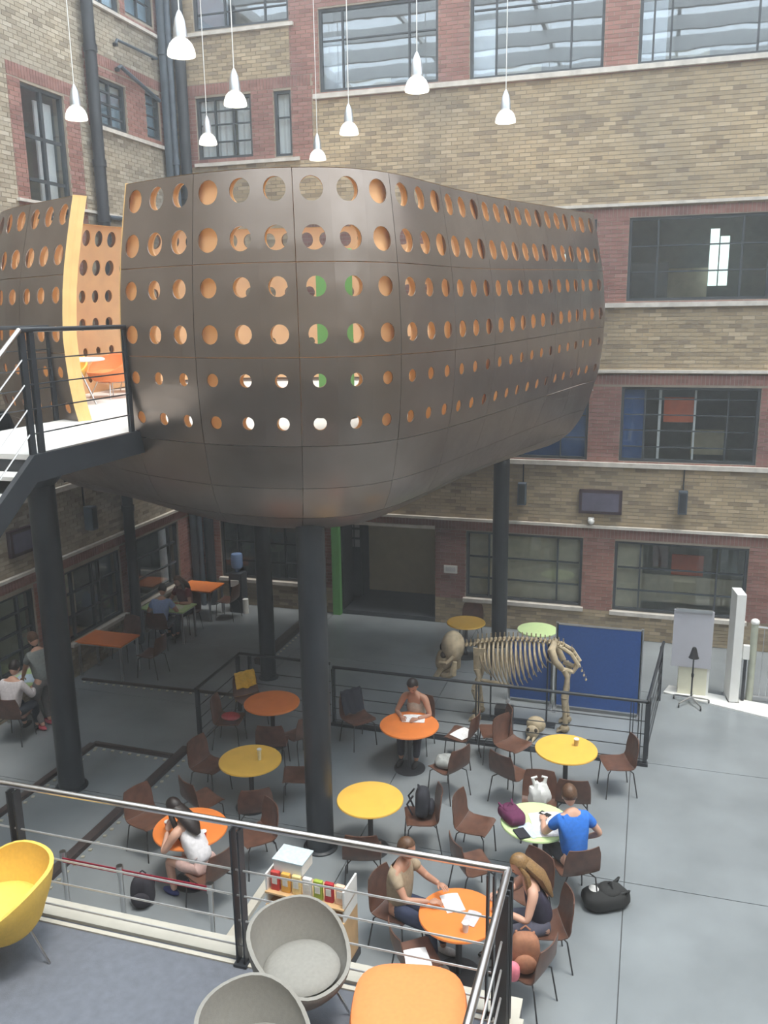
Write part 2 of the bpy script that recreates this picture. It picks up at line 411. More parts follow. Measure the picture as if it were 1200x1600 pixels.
for k in ('low_B', 'low_C', 'low_D'):
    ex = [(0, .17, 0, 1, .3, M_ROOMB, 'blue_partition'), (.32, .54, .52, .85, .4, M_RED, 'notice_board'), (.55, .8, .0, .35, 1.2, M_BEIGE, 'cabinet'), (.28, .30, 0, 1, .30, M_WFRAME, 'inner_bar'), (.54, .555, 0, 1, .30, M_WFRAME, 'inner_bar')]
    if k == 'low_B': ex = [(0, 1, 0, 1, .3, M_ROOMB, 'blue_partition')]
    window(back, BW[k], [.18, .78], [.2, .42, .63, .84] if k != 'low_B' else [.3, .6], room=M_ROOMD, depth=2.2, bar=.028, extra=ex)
window(back, BW['gnd_B'], [.2, .79], [.3, .62], room=M_ROOM, extra=[(.02, .98, .0, .97, .28, M_BEIGE, 'blind')])
window(back, BW['gnd_C'], [.2, .78], [.3, .62], room=M_ROOM, extra=[(0., .22, .0, 1, .28, M_BEIGE, 'blind'), (.3, .42, .5, .85, .9, M_BROWN, 'picture'), (.45, .7, .4, .7, .9, M_RED, 'picture'), (.2, 1, .0, .4, .8, M_BEIGE, 'cabinet'), (.82, .95, .5, .9, .6, M_ROOMD, 'picture')])
window(back, BW['gnd_D'], [.2, .78], [.3, .62], room=M_ROOM)
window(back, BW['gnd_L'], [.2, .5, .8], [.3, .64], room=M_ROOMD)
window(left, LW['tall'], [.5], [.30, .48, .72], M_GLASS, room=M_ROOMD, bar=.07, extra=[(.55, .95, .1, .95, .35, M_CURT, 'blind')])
window(left, LW['sq_1'], [.5], [.25, .5, .75], M_GLASS_UP, room=M_ROOM, bar=.05, extra=[(0, 1, 0, 1, .27, M_SKYREFL, 'blind')])  # this blind stands in for sky reflected in the panes
window(left, LW['sq_2'], [], [.25, .5, .75], M_GLASS_UP, room=M_ROOM, extra=[(0, 1, 0, 1, .27, M_SKYREFL, 'blind')])  # pale sheet imitates the sky reflection here too
window(left, LW['top_1'], [.5], [.5], M_GLASS_UP, room=M_ROOM, extra=[(0, 1, 0, 1, .27, M_SKYREFL, 'blind')]); window(left, LW['top_2'], [.5], [.5], M_GLASS_UP, room=M_ROOM, extra=[(0, 1, 0, 1, .27, M_SKYREFL, 'blind')])  # both pale sheets imitate reflected sky
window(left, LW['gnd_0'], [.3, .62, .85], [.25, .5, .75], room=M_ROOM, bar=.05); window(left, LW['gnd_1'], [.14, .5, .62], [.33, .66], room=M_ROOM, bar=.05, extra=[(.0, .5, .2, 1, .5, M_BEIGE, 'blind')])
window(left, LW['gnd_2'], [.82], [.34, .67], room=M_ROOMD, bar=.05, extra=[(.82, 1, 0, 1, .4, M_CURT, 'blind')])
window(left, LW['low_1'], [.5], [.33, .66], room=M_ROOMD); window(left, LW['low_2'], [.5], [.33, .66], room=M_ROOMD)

# ---- doorway with the passage behind
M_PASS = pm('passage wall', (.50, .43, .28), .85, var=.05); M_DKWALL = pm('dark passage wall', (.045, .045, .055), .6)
M_GREEN = pm('green paint', (.16, .42, .13), .5, var=.06)
y1 = YB + 1.6
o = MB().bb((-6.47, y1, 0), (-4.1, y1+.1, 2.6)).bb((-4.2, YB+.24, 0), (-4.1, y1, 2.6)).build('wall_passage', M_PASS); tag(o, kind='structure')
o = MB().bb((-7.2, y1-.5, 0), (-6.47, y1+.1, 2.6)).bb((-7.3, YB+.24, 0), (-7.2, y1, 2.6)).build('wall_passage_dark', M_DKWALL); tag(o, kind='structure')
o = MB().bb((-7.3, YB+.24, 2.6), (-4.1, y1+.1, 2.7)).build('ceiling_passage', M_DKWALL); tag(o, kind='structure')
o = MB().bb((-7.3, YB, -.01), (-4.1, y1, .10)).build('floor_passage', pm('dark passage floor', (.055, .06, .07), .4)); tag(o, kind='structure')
r_ = thing('door_1', (-6.62, YB-.06, 0), world=True, kind='structure')
MB().bb((-6.80, YB-.14, 0), (-6.62, YB+.02, 2.25)).build('door_post', M_GREEN, r_)
MB().bb((-6.62, YB-.06, 2.17), (-4.40, YB+.02, 2.24)).build('door_head', M_STONE, r_)
MB().bb((-6.64, YB+.0, .1), (-6.58, YB+.7, 2.1)).build('door_leaf', M_DKWALL, r_)
sh = thing('notice_rack', (-6.75, y1-.55, .1), 0, 'dark leaflet rack with pale papers inside the passage', 'rack', world=True)
MB().bb((-6.98, y1-.60, .1), (-6.48, y1-.5, 2.1)).build('rack_board', M_DKWALL, sh)
for i in range(3):
    for j in range(3): MB().bb((-6.94+i*.16, y1-.62, 1.35+j*.24), (-6.82+i*.16, y1-.60, 1.53+j*.24)).build('leaflet', pm('grey paper', (.25, .24, .24), .8), sh)
ns = thing('wall_notice', (-4.04, YB-.02, 1.2), 0, 'small white notice on red brick beside the passage', 'notice', world=True)
MB().bb((-4.19, YB-.03, 1.18), (-3.89, YB-.008, 1.36)).build('board', M_WHITE, ns)
MB().bb((-4.15, YB-.034, 1.22), (-3.93, YB-.03, 1.32)).build('print', pm('pale print', (.62, .62, .63), .7), ns)

# ---- upper gallery under the camera, and the roof of the court
o = MB().bb((XL, YF, 4.85), (XR, 1.25, 5.1)).build('floor_gallery_extended', M_FLOOR); tag(o, kind='structure')  # slab edge extended out of view to shade the balcony below
roof = MB().bb((XL, YF-.3, ZT), (XR, YF, ZT+.3)).bb((XL-.3, YF, ZT), (XL, YB+.3, ZT+.3)).bb((XR, YF, ZT), (XR+.3, YB, ZT+.3)).bb((XL, YB, ZT), (XR, YB+.3, ZT+.3)).build('ceiling', M_WHITE); tag(roof, kind='structure')
y = YF+1.2
while y < YB:
    MB().bb((XL, y-.07, ZT), (XR, y+.07, ZT+.35)).build('roof_beam', M_WHITE, roof); y += 1.9
for x in (-7, -3.4, .2, 3.8, 7.4): MB().bb((x-.05, YF, ZT+.36), (x+.05, YB, ZT+.5)).build('roof_purlin', M_WHITE, roof)

# ---- foreground balcony
MZ = 2.35
EDX, EDY = -.60, 4.86
o = MB().bb((-9.5, YF, MZ-.32), (EDX, EDY, MZ)).build('floor_balcony', M_MEZZ); tag(o, kind='structure')
M_CREAM = pm('cream sunlit edging', (.52, .49, .42), .7, var=.06)  # pale strips paint the sunlight lying along the balcony edge
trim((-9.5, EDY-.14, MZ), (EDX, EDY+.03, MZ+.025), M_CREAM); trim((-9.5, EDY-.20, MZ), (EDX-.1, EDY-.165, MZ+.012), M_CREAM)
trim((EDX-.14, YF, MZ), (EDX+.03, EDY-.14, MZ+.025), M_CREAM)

# ============================================================ THE POD
def bronze():
    m = D.materials.new('bronzed steel'); N, L, b = nodes(m)
    b.inputs['Metallic'].default_value = .8; b.inputs['Roughness'].default_value = .33
    g = N.new('ShaderNodeNewGeometry'); nz = N.new('ShaderNodeTexNoise'); nz.inputs['Scale'].default_value = 1.3; nz.inputs['Detail'].default_value = 6
    L.new(g.outputs['Position'], nz.inputs['Vector'])
    r = N.new('ShaderNodeValToRGB'); L.new(nz.outputs['Fac'], r.inputs['Fac'])
    r.color_ramp.elements[0].position = .3; r.color_ramp.elements[0].color = (.235, .19, .16, 1)
    r.color_ramp.elements[1].position = .75; r.color_ramp.elements[1].color = (.31, .255, .22, 1)
    L.new(r.outputs['Color'], b.inputs['Base Color'])
    n2 = N.new('ShaderNodeTexNoise'); n2.inputs['Scale'].default_value = 9; L.new(g.outputs['Position'], n2.inputs['Vector'])
    mr = N.new('ShaderNodeMapRange'); mr.inputs[3].default_value = .26; mr.inputs[4].default_value = .42
    L.new(n2.outputs['Fac'], mr.inputs[0]); L.new(mr.outputs[0], b.inputs['Roughness'])
    return m
M_BRONZE = bronze()
M_LIN = pm('orange plywood lining', (.97, .67, .38), .5, var=.06, scale=4, trans=.55)
M_PLY = pm('yellow plywood edge', (.86, .58, .24), .5, var=.08, scale=5)
CP = [(-6.06, 9.10), (-5.37, 8.86), (-4.82, 8.71), (-4.09, 8.67), (-3.54, 8.78), (-3.06, 9.04), (-2.68, 9.6), (-2.42, 10.45), (-2.17, 11.5), (-1.89, 12.7), (-1.62, 13.85), (-1.36, 14.95), (-1.11, 16.05), (-.90, 17.0),
      (-1.45, 17.5), (-2.6, 17.62), (-4.6, 17.6), (-6.6, 17.35), (-8.4, 16.9), (-9.7, 16.1), (-10.1, 14.9), (-10.12, 13.6), (-10.05, 12.2), (-9.75, 11.2), (-9.0, 10.53), (-8.3, 10.18), (-7.66, 9.87), (-7.32, 9.71)]
CP = [(x*.965, y*.965) for x, y in CP]
def spline(cp, n=40):
    P_ = [Vector((2*cp[0][0]-cp[1][0], 2*cp[0][1]-cp[1][1]))] + [Vector(c) for c in cp] + [Vector((2*cp[-1][0]-cp[-2][0], 2*cp[-1][1]-cp[-2][1]))]
    out = []
    for i in range(1, len(P_)-2):
        a, b, c, d = P_[i-1:i+3]
        for j in range(n):
            t = j/n
            out.append(.5*((2*b) + (c-a)*t + (2*a-5*b+4*c-d)*t*t + (3*b-a-3*c+d)*t**3))
    out.append(P_[-2]); return out
SP = spline(CP)
ARC = [0.]
for a, b in zip(SP[:-1], SP[1:]): ARC.append(ARC[-1]+(b-a).length)
LEN = ARC[-1]; GAP = (SP[0]-SP[-1]).length
CEN = Vector((-5.6, 12.9))
import bisect
def plan(s):
    if s > LEN: return SP[-1].lerp(SP[0], min(1, (s-LEN)/GAP))
    i = min(max(bisect.bisect_right(ARC, s)-1, 0), len(SP)-2)
    return SP[i].lerp(SP[i+1], (s-ARC[i])/max(1e-6, ARC[i+1]-ARC[i]))
def inn(s):
    if s > LEN: t = (SP[0]-SP[-1])
    else: t = plan(min(s+.12, LEN)) - plan(max(s-.12, 0))
    n = Vector((-t.y, t.x)).normalized()
    return n
PROF = [(4.22, 1.35), (4.28, 1.06), (4.38, .80), (4.54, .57), (4.78, .38), (5.08, .24), (5.42, .13), (5.67, .07), (6.1, .015), (6.6, 0), (7.1, .05), (7.5, .12), (8.0, .24), (8.3, .32), (8.7, .42)]
def inset(z):
    if z <= PROF[0][0]: return PROF[0][1]
    for (a, i), (b, j) in zip(PROF[:-1], PROF[1:]):
        if z <= b: return i+(j-i)*(z-a)/(b-a)
    return PROF[-1][1]
def SH(s, z, off=0.):
    p = plan(s); c = (CEN-p); k = inset(z)
    q = p + c.normalized()*k + inn(s)*off
    t = min(1, max(0, (p.y-10)/7.)); lift = .16*t*t*(3-2*t)
    return Vector((q.x, q.y, z+lift))
NC = round(LEN/.4/3)*3; DS = LEN/NC
ROWZ = [8.07, 7.58, 7.09, 6.61, 6.13, 5.67]; ROWR = [.128, .128, .105, .102, .072, .072]
ZB = [8.28, 7.825, 7.335, 6.85, 6.37, 5.90, 5.42]      # cell borders
pod = thing('meeting_pod', (-5.6, 12.9, 0), 0, 'large bronze perforated pod raised on dark columns', 'pod', world=True)
def holed(b, s0, s1, z0, z1, r, off, th, hole=True):
    """one cell of a skin: square with a round hole, both faces and the rim"""
    n = 6; per = []
    for i in range(n): per.append((s0+(s1-s0)*i/n, z0))
    for i in range(n): per.append((s1, z0+(z1-z0)*i/n))
    for i in range(n): per.append((s1-(s1-s0)*i/n, z1))
    for i in range(n): per.append((s0, z1-(z1-z0)*i/n))
    return per
def skin(b, cells, off, th):
    n = 6
    for (s0, s1, z0, z1, hc, hz, r) in cells:
        per = [(s0+(s1-s0)*i/n, z0) for i in range(n)] + [(s1, z0+(z1-z0)*i/n) for i in range(n)] + [(s1-(s1-s0)*i/n, z1) for i in range(n)] + [(s0, z1-(z1-z0)*i/n) for i in range(n)]
        K = len(per)
        if r:
            cir = []
            for (s, z) in per:
                a = math.atan2(z-hz, s-hc); cir.append((hc+r*math.cos(a), hz+r*math.sin(a)))
            vs = [SH(s, z, off) for s, z in per] + [SH(s, z, off) for s, z in cir] + [SH(s, z, off+th) for s, z in cir] + [SH(s, z, off+th) for s, z in per]
            fs = []
            for i in range(K):
                j = (i+1) % K
                fs += [(i, j, K+j, K+i), (K+i, K+j, 2*K+j, 2*K+i), (2*K+i, 2*K+j, 3*K+j, 3*K+i)]
            b.add(vs, fs)
        else:
            vs = [SH(s0+(s1-s0)*i/2, z0+(z1-z0)*j/2, off) for j in range(3) for i in range(3)] + [SH(s0+(s1-s0)*i/2, z0+(z1-z0)*j/2, off+th) for j in range(3) for i in range(3)]
            fs = []
            for j in range(2):
                for i in range(2):
                    a = j*3+i; fs += [(a, a+1, a+4, a+3), (9+a, 9+a+3, 9+a+4, 9+a+1)]
            b.add(vs, fs)
G_ = .004
solid_cols = {0, 3, 8, 11, 14, 20}
for pcl in range(0, NC, 3):
    near = pcl*DS < 14.5
    for (ra, rb) in ((0, 2), (2, 4), (4, 6)):
        b = MB(); cells = []
        for c in range(pcl, pcl+3):
            for r in range(ra, rb):
                s0, s1 = c*DS + (G_ if c == pcl else 0), (c+1)*DS - (G_ if c == pcl+2 else 0)
                z1, z0 = ZB[r] - (G_ if r == ra else 0), ZB[r+1] + (G_ if r == rb-1 else 0)
                cells.append((s0, s1, z0, z1, (c+.5)*DS, ROWZ[r], ROWR[r]))
        skin(b, cells, 0, .012)
        sa, sb, zb_, zt_ = pcl*DS+G_, (pcl+3)*DS-G_, ZB[rb]+G_, ZB[ra]-G_
        b.grid(lambda u, v: SH(sa+(sb-sa)*u, zb_, .074*v), 6, 1); b.grid(lambda u, v: SH(sa+(sb-sa)*u, zt_, .074*v), 6, 1)
        b.grid(lambda u, v: SH(sa, zb_+(zt_-zb_)*u, .074*v), 4, 1); b.grid(lambda u, v: SH(sb, zb_+(zt_-zb_)*u, .074*v), 4, 1)
        b.build('metal_panel', M_BRONZE, pod, True)
    b = MB(); cells = []
    for c in range(pcl, pcl+3):
        for r in range(6):
            cells.append((c*DS, (c+1)*DS, ZB[r+1], ZB[r], (c+.5)*DS, ROWZ[r], 0 if (c in solid_cols) else ROWR[r]*1.06))
    skin(b, cells, .075, .02); b.build('lining_panel', M_LIN, pod, True)
for c in list(range(3, NC, 6)):
    MB().grid(lambda a, z: SH(c*DS+(a-.5)*.14, 5.5+z*2.75, .12), 2, 8).build('timber_batten', pm('orange batten', (.62, .27, .10), .5), pod, True)
# hull below the holes, closed under the entrance too
TOT = LEN + GAP
nb = NC//3
segs = [(i*3*DS, (i+1)*3*DS) for i in range(nb)] + [(LEN, TOT)]
for (sa, sb) in segs:
    for (za, zb) in ((4.92, 5.42), (4.52, 4.92), (4.22, 4.52)):
        b = MB(); ga = G_*.6
        b.grid(lambda u, v: SH(sa+ga+(sb-sa-2*ga)*u, za+ga*(za > 4.3)+(zb-za-ga*2)*v), 4, 4); b.build('hull_panel', M_BRONZE, pod, True)
nn = 120
b = MB(); lp = [SH(TOT*i/nn, 4.22) for i in range(nn)]
inner = [Vector((CEN.x+(p.x-CEN.x)*.5, CEN.y+(p.y-CEN.y)*.5, 4.10)) for p in lp]
b.add(lp+inner+[Vector((CEN.x, CEN.y, 4.08))], [((i+1) % nn, i, nn+i, nn+(i+1) % nn) for i in range(nn)] + [(nn+(i+1) % nn, nn+i, 2*nn) for i in range(nn)])
b.build('hull_bottom', M_BRONZE, pod, True)
M_PODFL = pm('white pod floor', (.72, .70, .67), .5, var=.05)
b = MB(); lp = [SH(TOT*i/nn, 5.5, .05) for i in range(nn)]
b.add([(p.x, p.y, 5.5) for p in lp] + [(p.x, p.y, 5.40) for p in lp], [tuple(range(nn)), tuple(range(2*nn-1, nn-1, -1))]); b.build('pod_floor', M_PODFL, pod)
b = MB(); b.grid(lambda u, v: SH(LEN*u, 8.285, .012+.165*v), NC*2, 1); b.build('top_edge', M_PLY, pod, True)
for s_, sg in ((0.0, 1), (LEN, -1)):
    b = MB()
    b.grid(lambda u, v: SH(s_+sg*.002, 5.42+2.87*u, -.012+.19*v) + Vector((-inn(s_).y, inn(s_).x, 0))*0, 10, 1)
    b.grid(lambda u, v: SH(s_+sg*(.004+.05*v), 5.42+2.87*u, .178), 10, 1)
    b.build('entrance_edge', M_PLY, pod, True)

# ---- furniture standing in the pod
tb = thing('pod_table', (-8.55, 11.5, 5.5), 0, 'white low table between coloured tub chairs inside the pod', 'table')
MB().lathe([(.46, .0), (.48, .012), (.48, .028), (.46, .04)], (0, 0, .66), 28).build('table_top', M_WHITE, tb, True)
for a in range(3): MB().cyl((.05*math.cos(a*2.1), .05*math.sin(a*2.1), .66), (.36*math.cos(a*2.1), .36*math.sin(a*2.1), 0), .014, n=8).build('leg', M_CHROME, tb)
sc = thing('folding_screen', (-3.9, 10.6, 5.5), R(-8), 'green partition screen glimpsed through the pod holes', 'screen')
MB().rbox((0, 0, 1.1), (.5, .05, 2.0), .01).build('panel', M_GREEN, sc); MB().box((0, 0, .05), (.6, .4, .06)).build('foot', M_STEEL, sc)

# ============================================================ COLUMNS
def column(x, y, top, r, label):
    t = thing('steel_column', (x, y, 0), 0, label, 'column', 'dark round columns carrying the pod')
    MB().cyl((0, 0, .02), (0, 0, top), r, n=28).build('shaft', M_STEEL, t, True)
    MB().lathe([(r+.05, 0), (r+.05, .02), (r+.02, .035)], n=28).build('base_plate', M_STEEL, t)
    MB().lathe([(r, -.12), (r+.10, -.02), (r+.10, .0)], (0, 0, top), 28).build('head_plate', M_STEEL, t)
column(-3.83, 9.36, 4.55, .175, 'dark round column in the middle, under the front seam of the pod')
column(-7.95, 9.75, 4.7, .185, 'thick dark column at the left, below the footbridge')
column(-6.77, 14.19, 4.12, .15, 'dark column behind the orange and red tables at centre left')
column(-2.78, 17.0, 4.55, .16, 'tall dark column at the back wall between two ground floor windows')

# ============================================================ RAILINGS
def rail(t, pts, h, posts, wires, prof=.022, mat=None, topmat=None, base=True, post=(.05, .012)):
    """top rail tube through pts (at floor level), flat posts, thin wires"""
    P_ = [Vector(p) for p in pts]
    MB().tube([p+Vector((0, 0, h)) for p in P_], prof, 10).build('top_rail', topmat or M_STEEL, t, True)
    for k in range(wires):
        z = h*(k+1)/(wires+1)
        MB().tube([p+Vector((0, 0, z)) for p in P_], .007, 6).build('wire', M_CHROME if topmat else M_STEEL, t, True)
    for (p, d) in posts:
        p = Vector(p); d = Vector(d).normalized()
        b = MB()
        for s_ in (-1, 1):
            q = p + Vector((-d.y, d.x, 0))*s_*.022
            b.box((q.x, q.y, q.z+h/2), (post[1], post[0]*1.25, h), rz=math.atan2(d.y, d.x)-math.pi/2*0)
        b.build('post', M_STEEL, t)
    if base:
        MB().tube([p+Vector((0, 0, .04)) for p in P_], .016, 6).build('bottom_rail', M_STEEL, t)
M_RAILTOP = pm('polished rail', (.62, .60, .59), .28, 1., var=.05)
bal = thing('balcony_railing', (EDX-.1, 4.7, MZ), 0, 'steel railing with thin wires along the foreground balcony', 'railing', world=True)
rx, ry = -.69, 4.70
MB().tube([(-9.4, ry, MZ+1.1), (rx, ry, MZ+1.1)], .024, 12).build('top_rail', M_RAILTOP, bal, True)
MB().tube([(rx, ry+.02, MZ+1.09), (rx, .4, MZ+1.09)], .024, 12).build('top_rail', M_RAILTOP, bal, True)
for k in range(4):
    z = MZ+.14+.2*k
    MB().tube([(-9.4, ry, z), (rx, ry, z)], .0075, 6).build('wire', M_WIRE, bal, True)
    MB().tube([(rx, ry, z), (rx, .4, z)], .0075, 6).build('wire', M_WIRE, bal, True)
for x in (-8.2, -6.3, -4.36, -2.54):
    b = MB()
    for s_ in (-1, 1): b.box((x+s_*.028, ry, MZ+.53), (.014, .075, 1.06))
    b.box((x, ry, MZ+.01), (.10, .12, .02)); b.build('post', M_STEEL, bal)
for (dx, dy) in ((-.10, 0), (0, -.02), (0, -.16), (0, -1.9), (0, -3.6)):
    b = MB()
    for s_ in (-1, 1): b.box((rx+dx, ry+dy+s_*.026, MZ+.53), (.075, .014, 1.06)) if dx == 0 else b.box((rx+dx+s_*.02, ry, MZ+.53), (.012, .07, 1.06))
    b.build('post', M_STEEL, bal)

gr = thing('guard_rail', (-3., 12.65, 0), 0, 'black wire railing around the sunken seating, in front of the skeleton', 'railing', world=True)
yR = 12.66
for pts in ([(-4.86, yR, 1.05), (.2, yR, 1.05)], [(.2, yR, 1.05), (.45, 15.25, 1.05)], [(-6.65, 11.25, 1.05), (-6.65, 12.8, 1.05), (-4.95, 12.78, 1.05)]):
    MB().tube(pts, .026, 10).build('top_rail', M_STEEL, gr, True)
    for k in range(4):
        MB().tube([(p[0], p[1], .1+.21*k) for p in pts], .008, 6).build('wire', M_STEEL, gr, True)
for (x, y, a) in ((-4.85, yR, 0), (-2.4, yR, 0), (-.02, yR, 0), (.1, yR, 0), (.2, yR, 1), (.22, 12.9, 1), (.42, 15.1, 1), (-6.65, 11.3, 1), (-6.65, 12.72, 1), (-6.45, 12.78, 0), (-5.0, 12.78, 0)):
    b = MB()
    for s_ in (-1, 1): b.box((x+(0 if a else s_*.02), y+(s_*.02 if a else 0), .51), (.06 if a else .014, .014 if a else .06, 1.02))
    b.build('post', M_STEEL, gr)
MB().tube([(-.05, yR, .03), (.2, yR, .03), (.22, 12.9, .03)], .03, 6).build('bottom_rail', M_STEEL, gr)
trim((-4.9, yR-.05, 0), (.25, yR+.05, .05), M_STEEL)

# kerbs; sunlight speckles along them built as rows of pale squares
M_KERB = pm('dark brown kerb', (.06, .045, .042), .6); M_SUNFLECK = pm('pale sunfleck', (.40, .38, .31), .5)
def kerb(a, b_, side, label, w=.13, h=.07):
    a, b_ = Vector(a), Vector(b_); d = (b_-a); L_ = d.length; d.normalize(); n = Vector((-d.y, d.x, 0))
    k = thing('edge_kerb', (a+b_)/2, 0, label, 'kerb', world=True)
    an = math.atan2(d.y, d.x)
    MB().box((a+b_)/2+Vector((0, 0, h/2)), (L_, w, h), rz=an).build('kerb_body', M_KERB, k)
    st = MB(); x = .1
    while x < L_:
        p = a+d*x+n*side*(w/2+.07); st.box((p.x, p.y, .008), (.045, .045, .014), rz=an+.3); x += .16
    tag(st.build('sunflecks', M_SUNFLECK, k), kind='stuff')
kerb((-6.85, 7.4, 0), (-6.85, 11.2, 0), -1, 'long dark kerb with pale sun flecks left of the sunken seating')
kerb((-8.40, 10.95, 0), (-6.95, 10.92, 0), -1, 'short dark kerb crossing to the seating corner behind the thick column', .08, .05)
kerb((-8.45, 8.6, 0), (-8.40, 10.9, 0), -1, 'dark sun flecked kerb at the foot of the thick left column', .10, .06)
kerb((-10.2, 13.12, 0), (-6.75, 13.25, 0), -1, 'thin dark kerb line beside the orange square tables', .05, .04)
kerb((-7.22, 14.7, 0), (-7.22, 17.5, 0), -1, 'brown ramp kerb behind the column near the passage', .18, .12)
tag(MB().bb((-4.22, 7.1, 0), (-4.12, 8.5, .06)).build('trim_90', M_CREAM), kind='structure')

# ============================================================ FOOTBRIDGE AND STAIR
bx0, bx1 = -7.45, -5.74; ZD = 5.5
br = thing('footbridge', (-6.6, 7.0, ZD), 0, 'white decked footbridge with dark edge beam leading into the pod', 'bridge', world=True)
M_DECK = pm('white deck', (.78, .77, .75), .5, var=.03)
MB().bb((bx0+.06, 7.0, ZD-.05), (bx1-.06, 9.9, ZD+.004)).build('deck', M_DECK, br)
MB().bb((bx1-.06, 7.0, ZD-.27), (bx1, 9.15, ZD)).build('edge_beam', M_STEEL, br)
MB().bb((bx0, 7.0, ZD-.27), (bx0+.06, 9.8, ZD)).build('edge_beam', M_STEEL, br)
MB().bb((bx0+.06, 7.02, ZD-.24), (bx1-.06, 9.2, ZD-.06)).build('soffit', M_STEEL, br)
for xx, y1_ in ((bx1-.03, 8.75), (bx0+.03, 9.55)):
    MB().tube([(xx, 7.0, ZD+1.2), (xx, y1_, ZD+1.2)], .026, 10).build('top_rail', M_STEEL, br, True)
    for k in range(4): MB().tube([(xx, 7.0, ZD+.24*k+.2), (xx, y1_, ZD+.24*k+.2)], .008, 6).build('wire', M_STEEL, br, True)
    for yy in (7.03, 7.16, y1_):
        MB().bb((xx-.008, yy-.035, ZD-.1), (xx+.008, yy+.035, ZD+1.2)).bb((xx-.034, yy-.03, ZD-.1), (xx-.02, yy+.03, ZD+1.18)).build('post', M_STEEL, br)
st = thing('staircase', (-6.6, 6.9, ZD), 0, 'dark steel stair with pale treads dropping from the footbridge', 'stairs', world=True)
n_ = 17; rise = (ZD-MZ)/ (n_+1); go = .235
for i in range(n_):
    z = ZD-rise*(i+1); y = 7.0-go*(i+.5)
    MB().bb((bx0+.06, y-go/2-.02, z-.04), (bx1-.06, y+go/2, z)).build('tread', M_DECK, st)
e = (7.0-go*(n_+.5), MZ+.05)
for xx in (bx0, bx1-.06):
    b = MB(); b.add([(xx+dx, yy, zz) for dx in (0, .06) for (yy, zz) in ((7.0, ZD), (7.0, ZD-.27), (e[0], e[1]-.1), (e[0], e[1]+.17))],
                    [(0, 1, 2, 3), (7, 6, 5, 4), (0, 4, 5, 1), (1, 5, 6, 2), (2, 6, 7, 3), (3, 7, 4, 0)]); b.build('stringer', M_STEEL, st)
    x_ = xx+.03
    MB().tube([(x_, 7.0, ZD+1.2), (x_, e[0], e[1]+1.2)], .026, 10).build('handrail', M_RAILTOP, st, True)
    for k in range(4): MB().tube([(x_, 7.0, ZD+.24*k+.2), (x_, e[0], e[1]+.24*k+.2)], .008, 6).build('wire', M_CHROME, st, True)
    for f_ in (.45, .98):
        MB().bb((x_-.02, 7-(7-e[0])*f_-.03, ZD-(ZD-e[1])*f_-.1), (x_+.02, 7-(7-e[0])*f_+.03, ZD-(ZD-e[1])*f_+1.2)).build('post', M_STEEL, st)

# ============================================================ PIPES ON THE WALLS
M_PIPE = pm('blue grey pipe', (.075, .095, .12), .45, var=.2)
def pipe(pts, r, label, mat=None, name='drain_pipe', n=14, collars=()):
    p0 = Vector(pts[0]); t = thing(name, (p0.x, p0.y, min(p[2] for p in pts)), 0, label, 'pipe', world=True)
    MB().tube(pts, r, n).build('pipe', mat or M_PIPE, t, True)
    for k in (0, -1):
        q = Vector(pts[k]) + (Vector((0, .05, 0)) if k == 0 else Vector((0, -.05, 0)))
        if n == 8: MB().bb((XL+.007, q.y-.03, q.z-.03), (q.x, q.y+.03, q.z+.03)).build('bracket', M_STEEL, t)
    for c in collars: MB().cyl((p0.x, p0.y, c), (p0.x, p0.y, c+.12), r+.02, n=n).build('collar', mat or M_PIPE, t, True)
pipe([(XL+.17, 15.12, 0), (XL+.17, 15.12, 14.1)], .11, 'dark drain pipe running up the left wall beside the tall window', M_STEEL, collars=(2.9, 5.2, 8.6, 9.6, 11.6))
pipe([(XL+.16, 17.80, 0), (XL+.16, 17.80, 14.1)], .12, 'blue grey drain pipe in the corner, on the left wall', collars=(9.3, 12.2))
pipe([(XL+.50, 17.85, 0), (XL+.50, 17.85, 14.1)], .115, 'dark drain pipe in the corner, on the back wall', M_STEEL, collars=(9.3, 12.2))
pipe([(XL+.33, 17.72, 0), (XL+.33, 17.72, 14.1)], .06, 'thin pipe between the two thick corner pipes', collars=(10.,))
pipe([(XL+.09, 16.1, 12.0), (XL+.09, 16.15, 12.08), (XL+.09, 17.6, 12.10)], .03, 'upper thin overflow pipe branching to the corner on the left wall', n=8)
pipe([(XL+.09, 16.1, 11.55), (XL+.09, 16.2, 11.62), (XL+.09, 17.6, 11.28)], .04, 'lower sloping overflow pipe branching to the corner', n=8)
pipe([(XL+.09, 15.35, 8.72), (XL+.09, 17.6, 8.78)], .04, 'thin horizontal pipe on the left wall just above the pod', n=8)

# speakers and screens on the walls
def speaker(P, u, z, label):
    t = thing('wall_speaker', P(u, z, .0), 0, label, 'speaker', world=True, group='box speakers on the brick walls')
    def bx(a, b, d0, d1, nm, m):
        p, q = P(a[0], a[1], d0), P(b[0], b[1], d1); MB().bb([min(p[i], q[i]) for i in range(3)], [max(p[i], q[i]) for i in range(3)]).build(nm, m, t)
    bx((u-.085, z), (u+.085, z+.46), .06, .24, 'cabinet', M_PIPE); bx((u-.065, z+.03), (u+.065, z+.43), .24, .25, 'grille', M_STEEL)
    bx((u-.02, z+.2), (u+.02, z+.28), .008, .06, 'bracket', M_STEEL); bx((u-.012, z+.46), (u+.012, z+.9), .008, .03, 'cable', M_STEEL)
speaker(back, -2.48, 2.85, 'grey box speaker on the back wall left of the screen'); speaker(back, .72, 2.82, 'grey box speaker on the back wall right of the screen'); speaker(left, 13.9, 2.8, 'grey box speaker on the left wall')
M_SCR = pm('dark screen', (.045, .04, .06), .2, var=.1); 
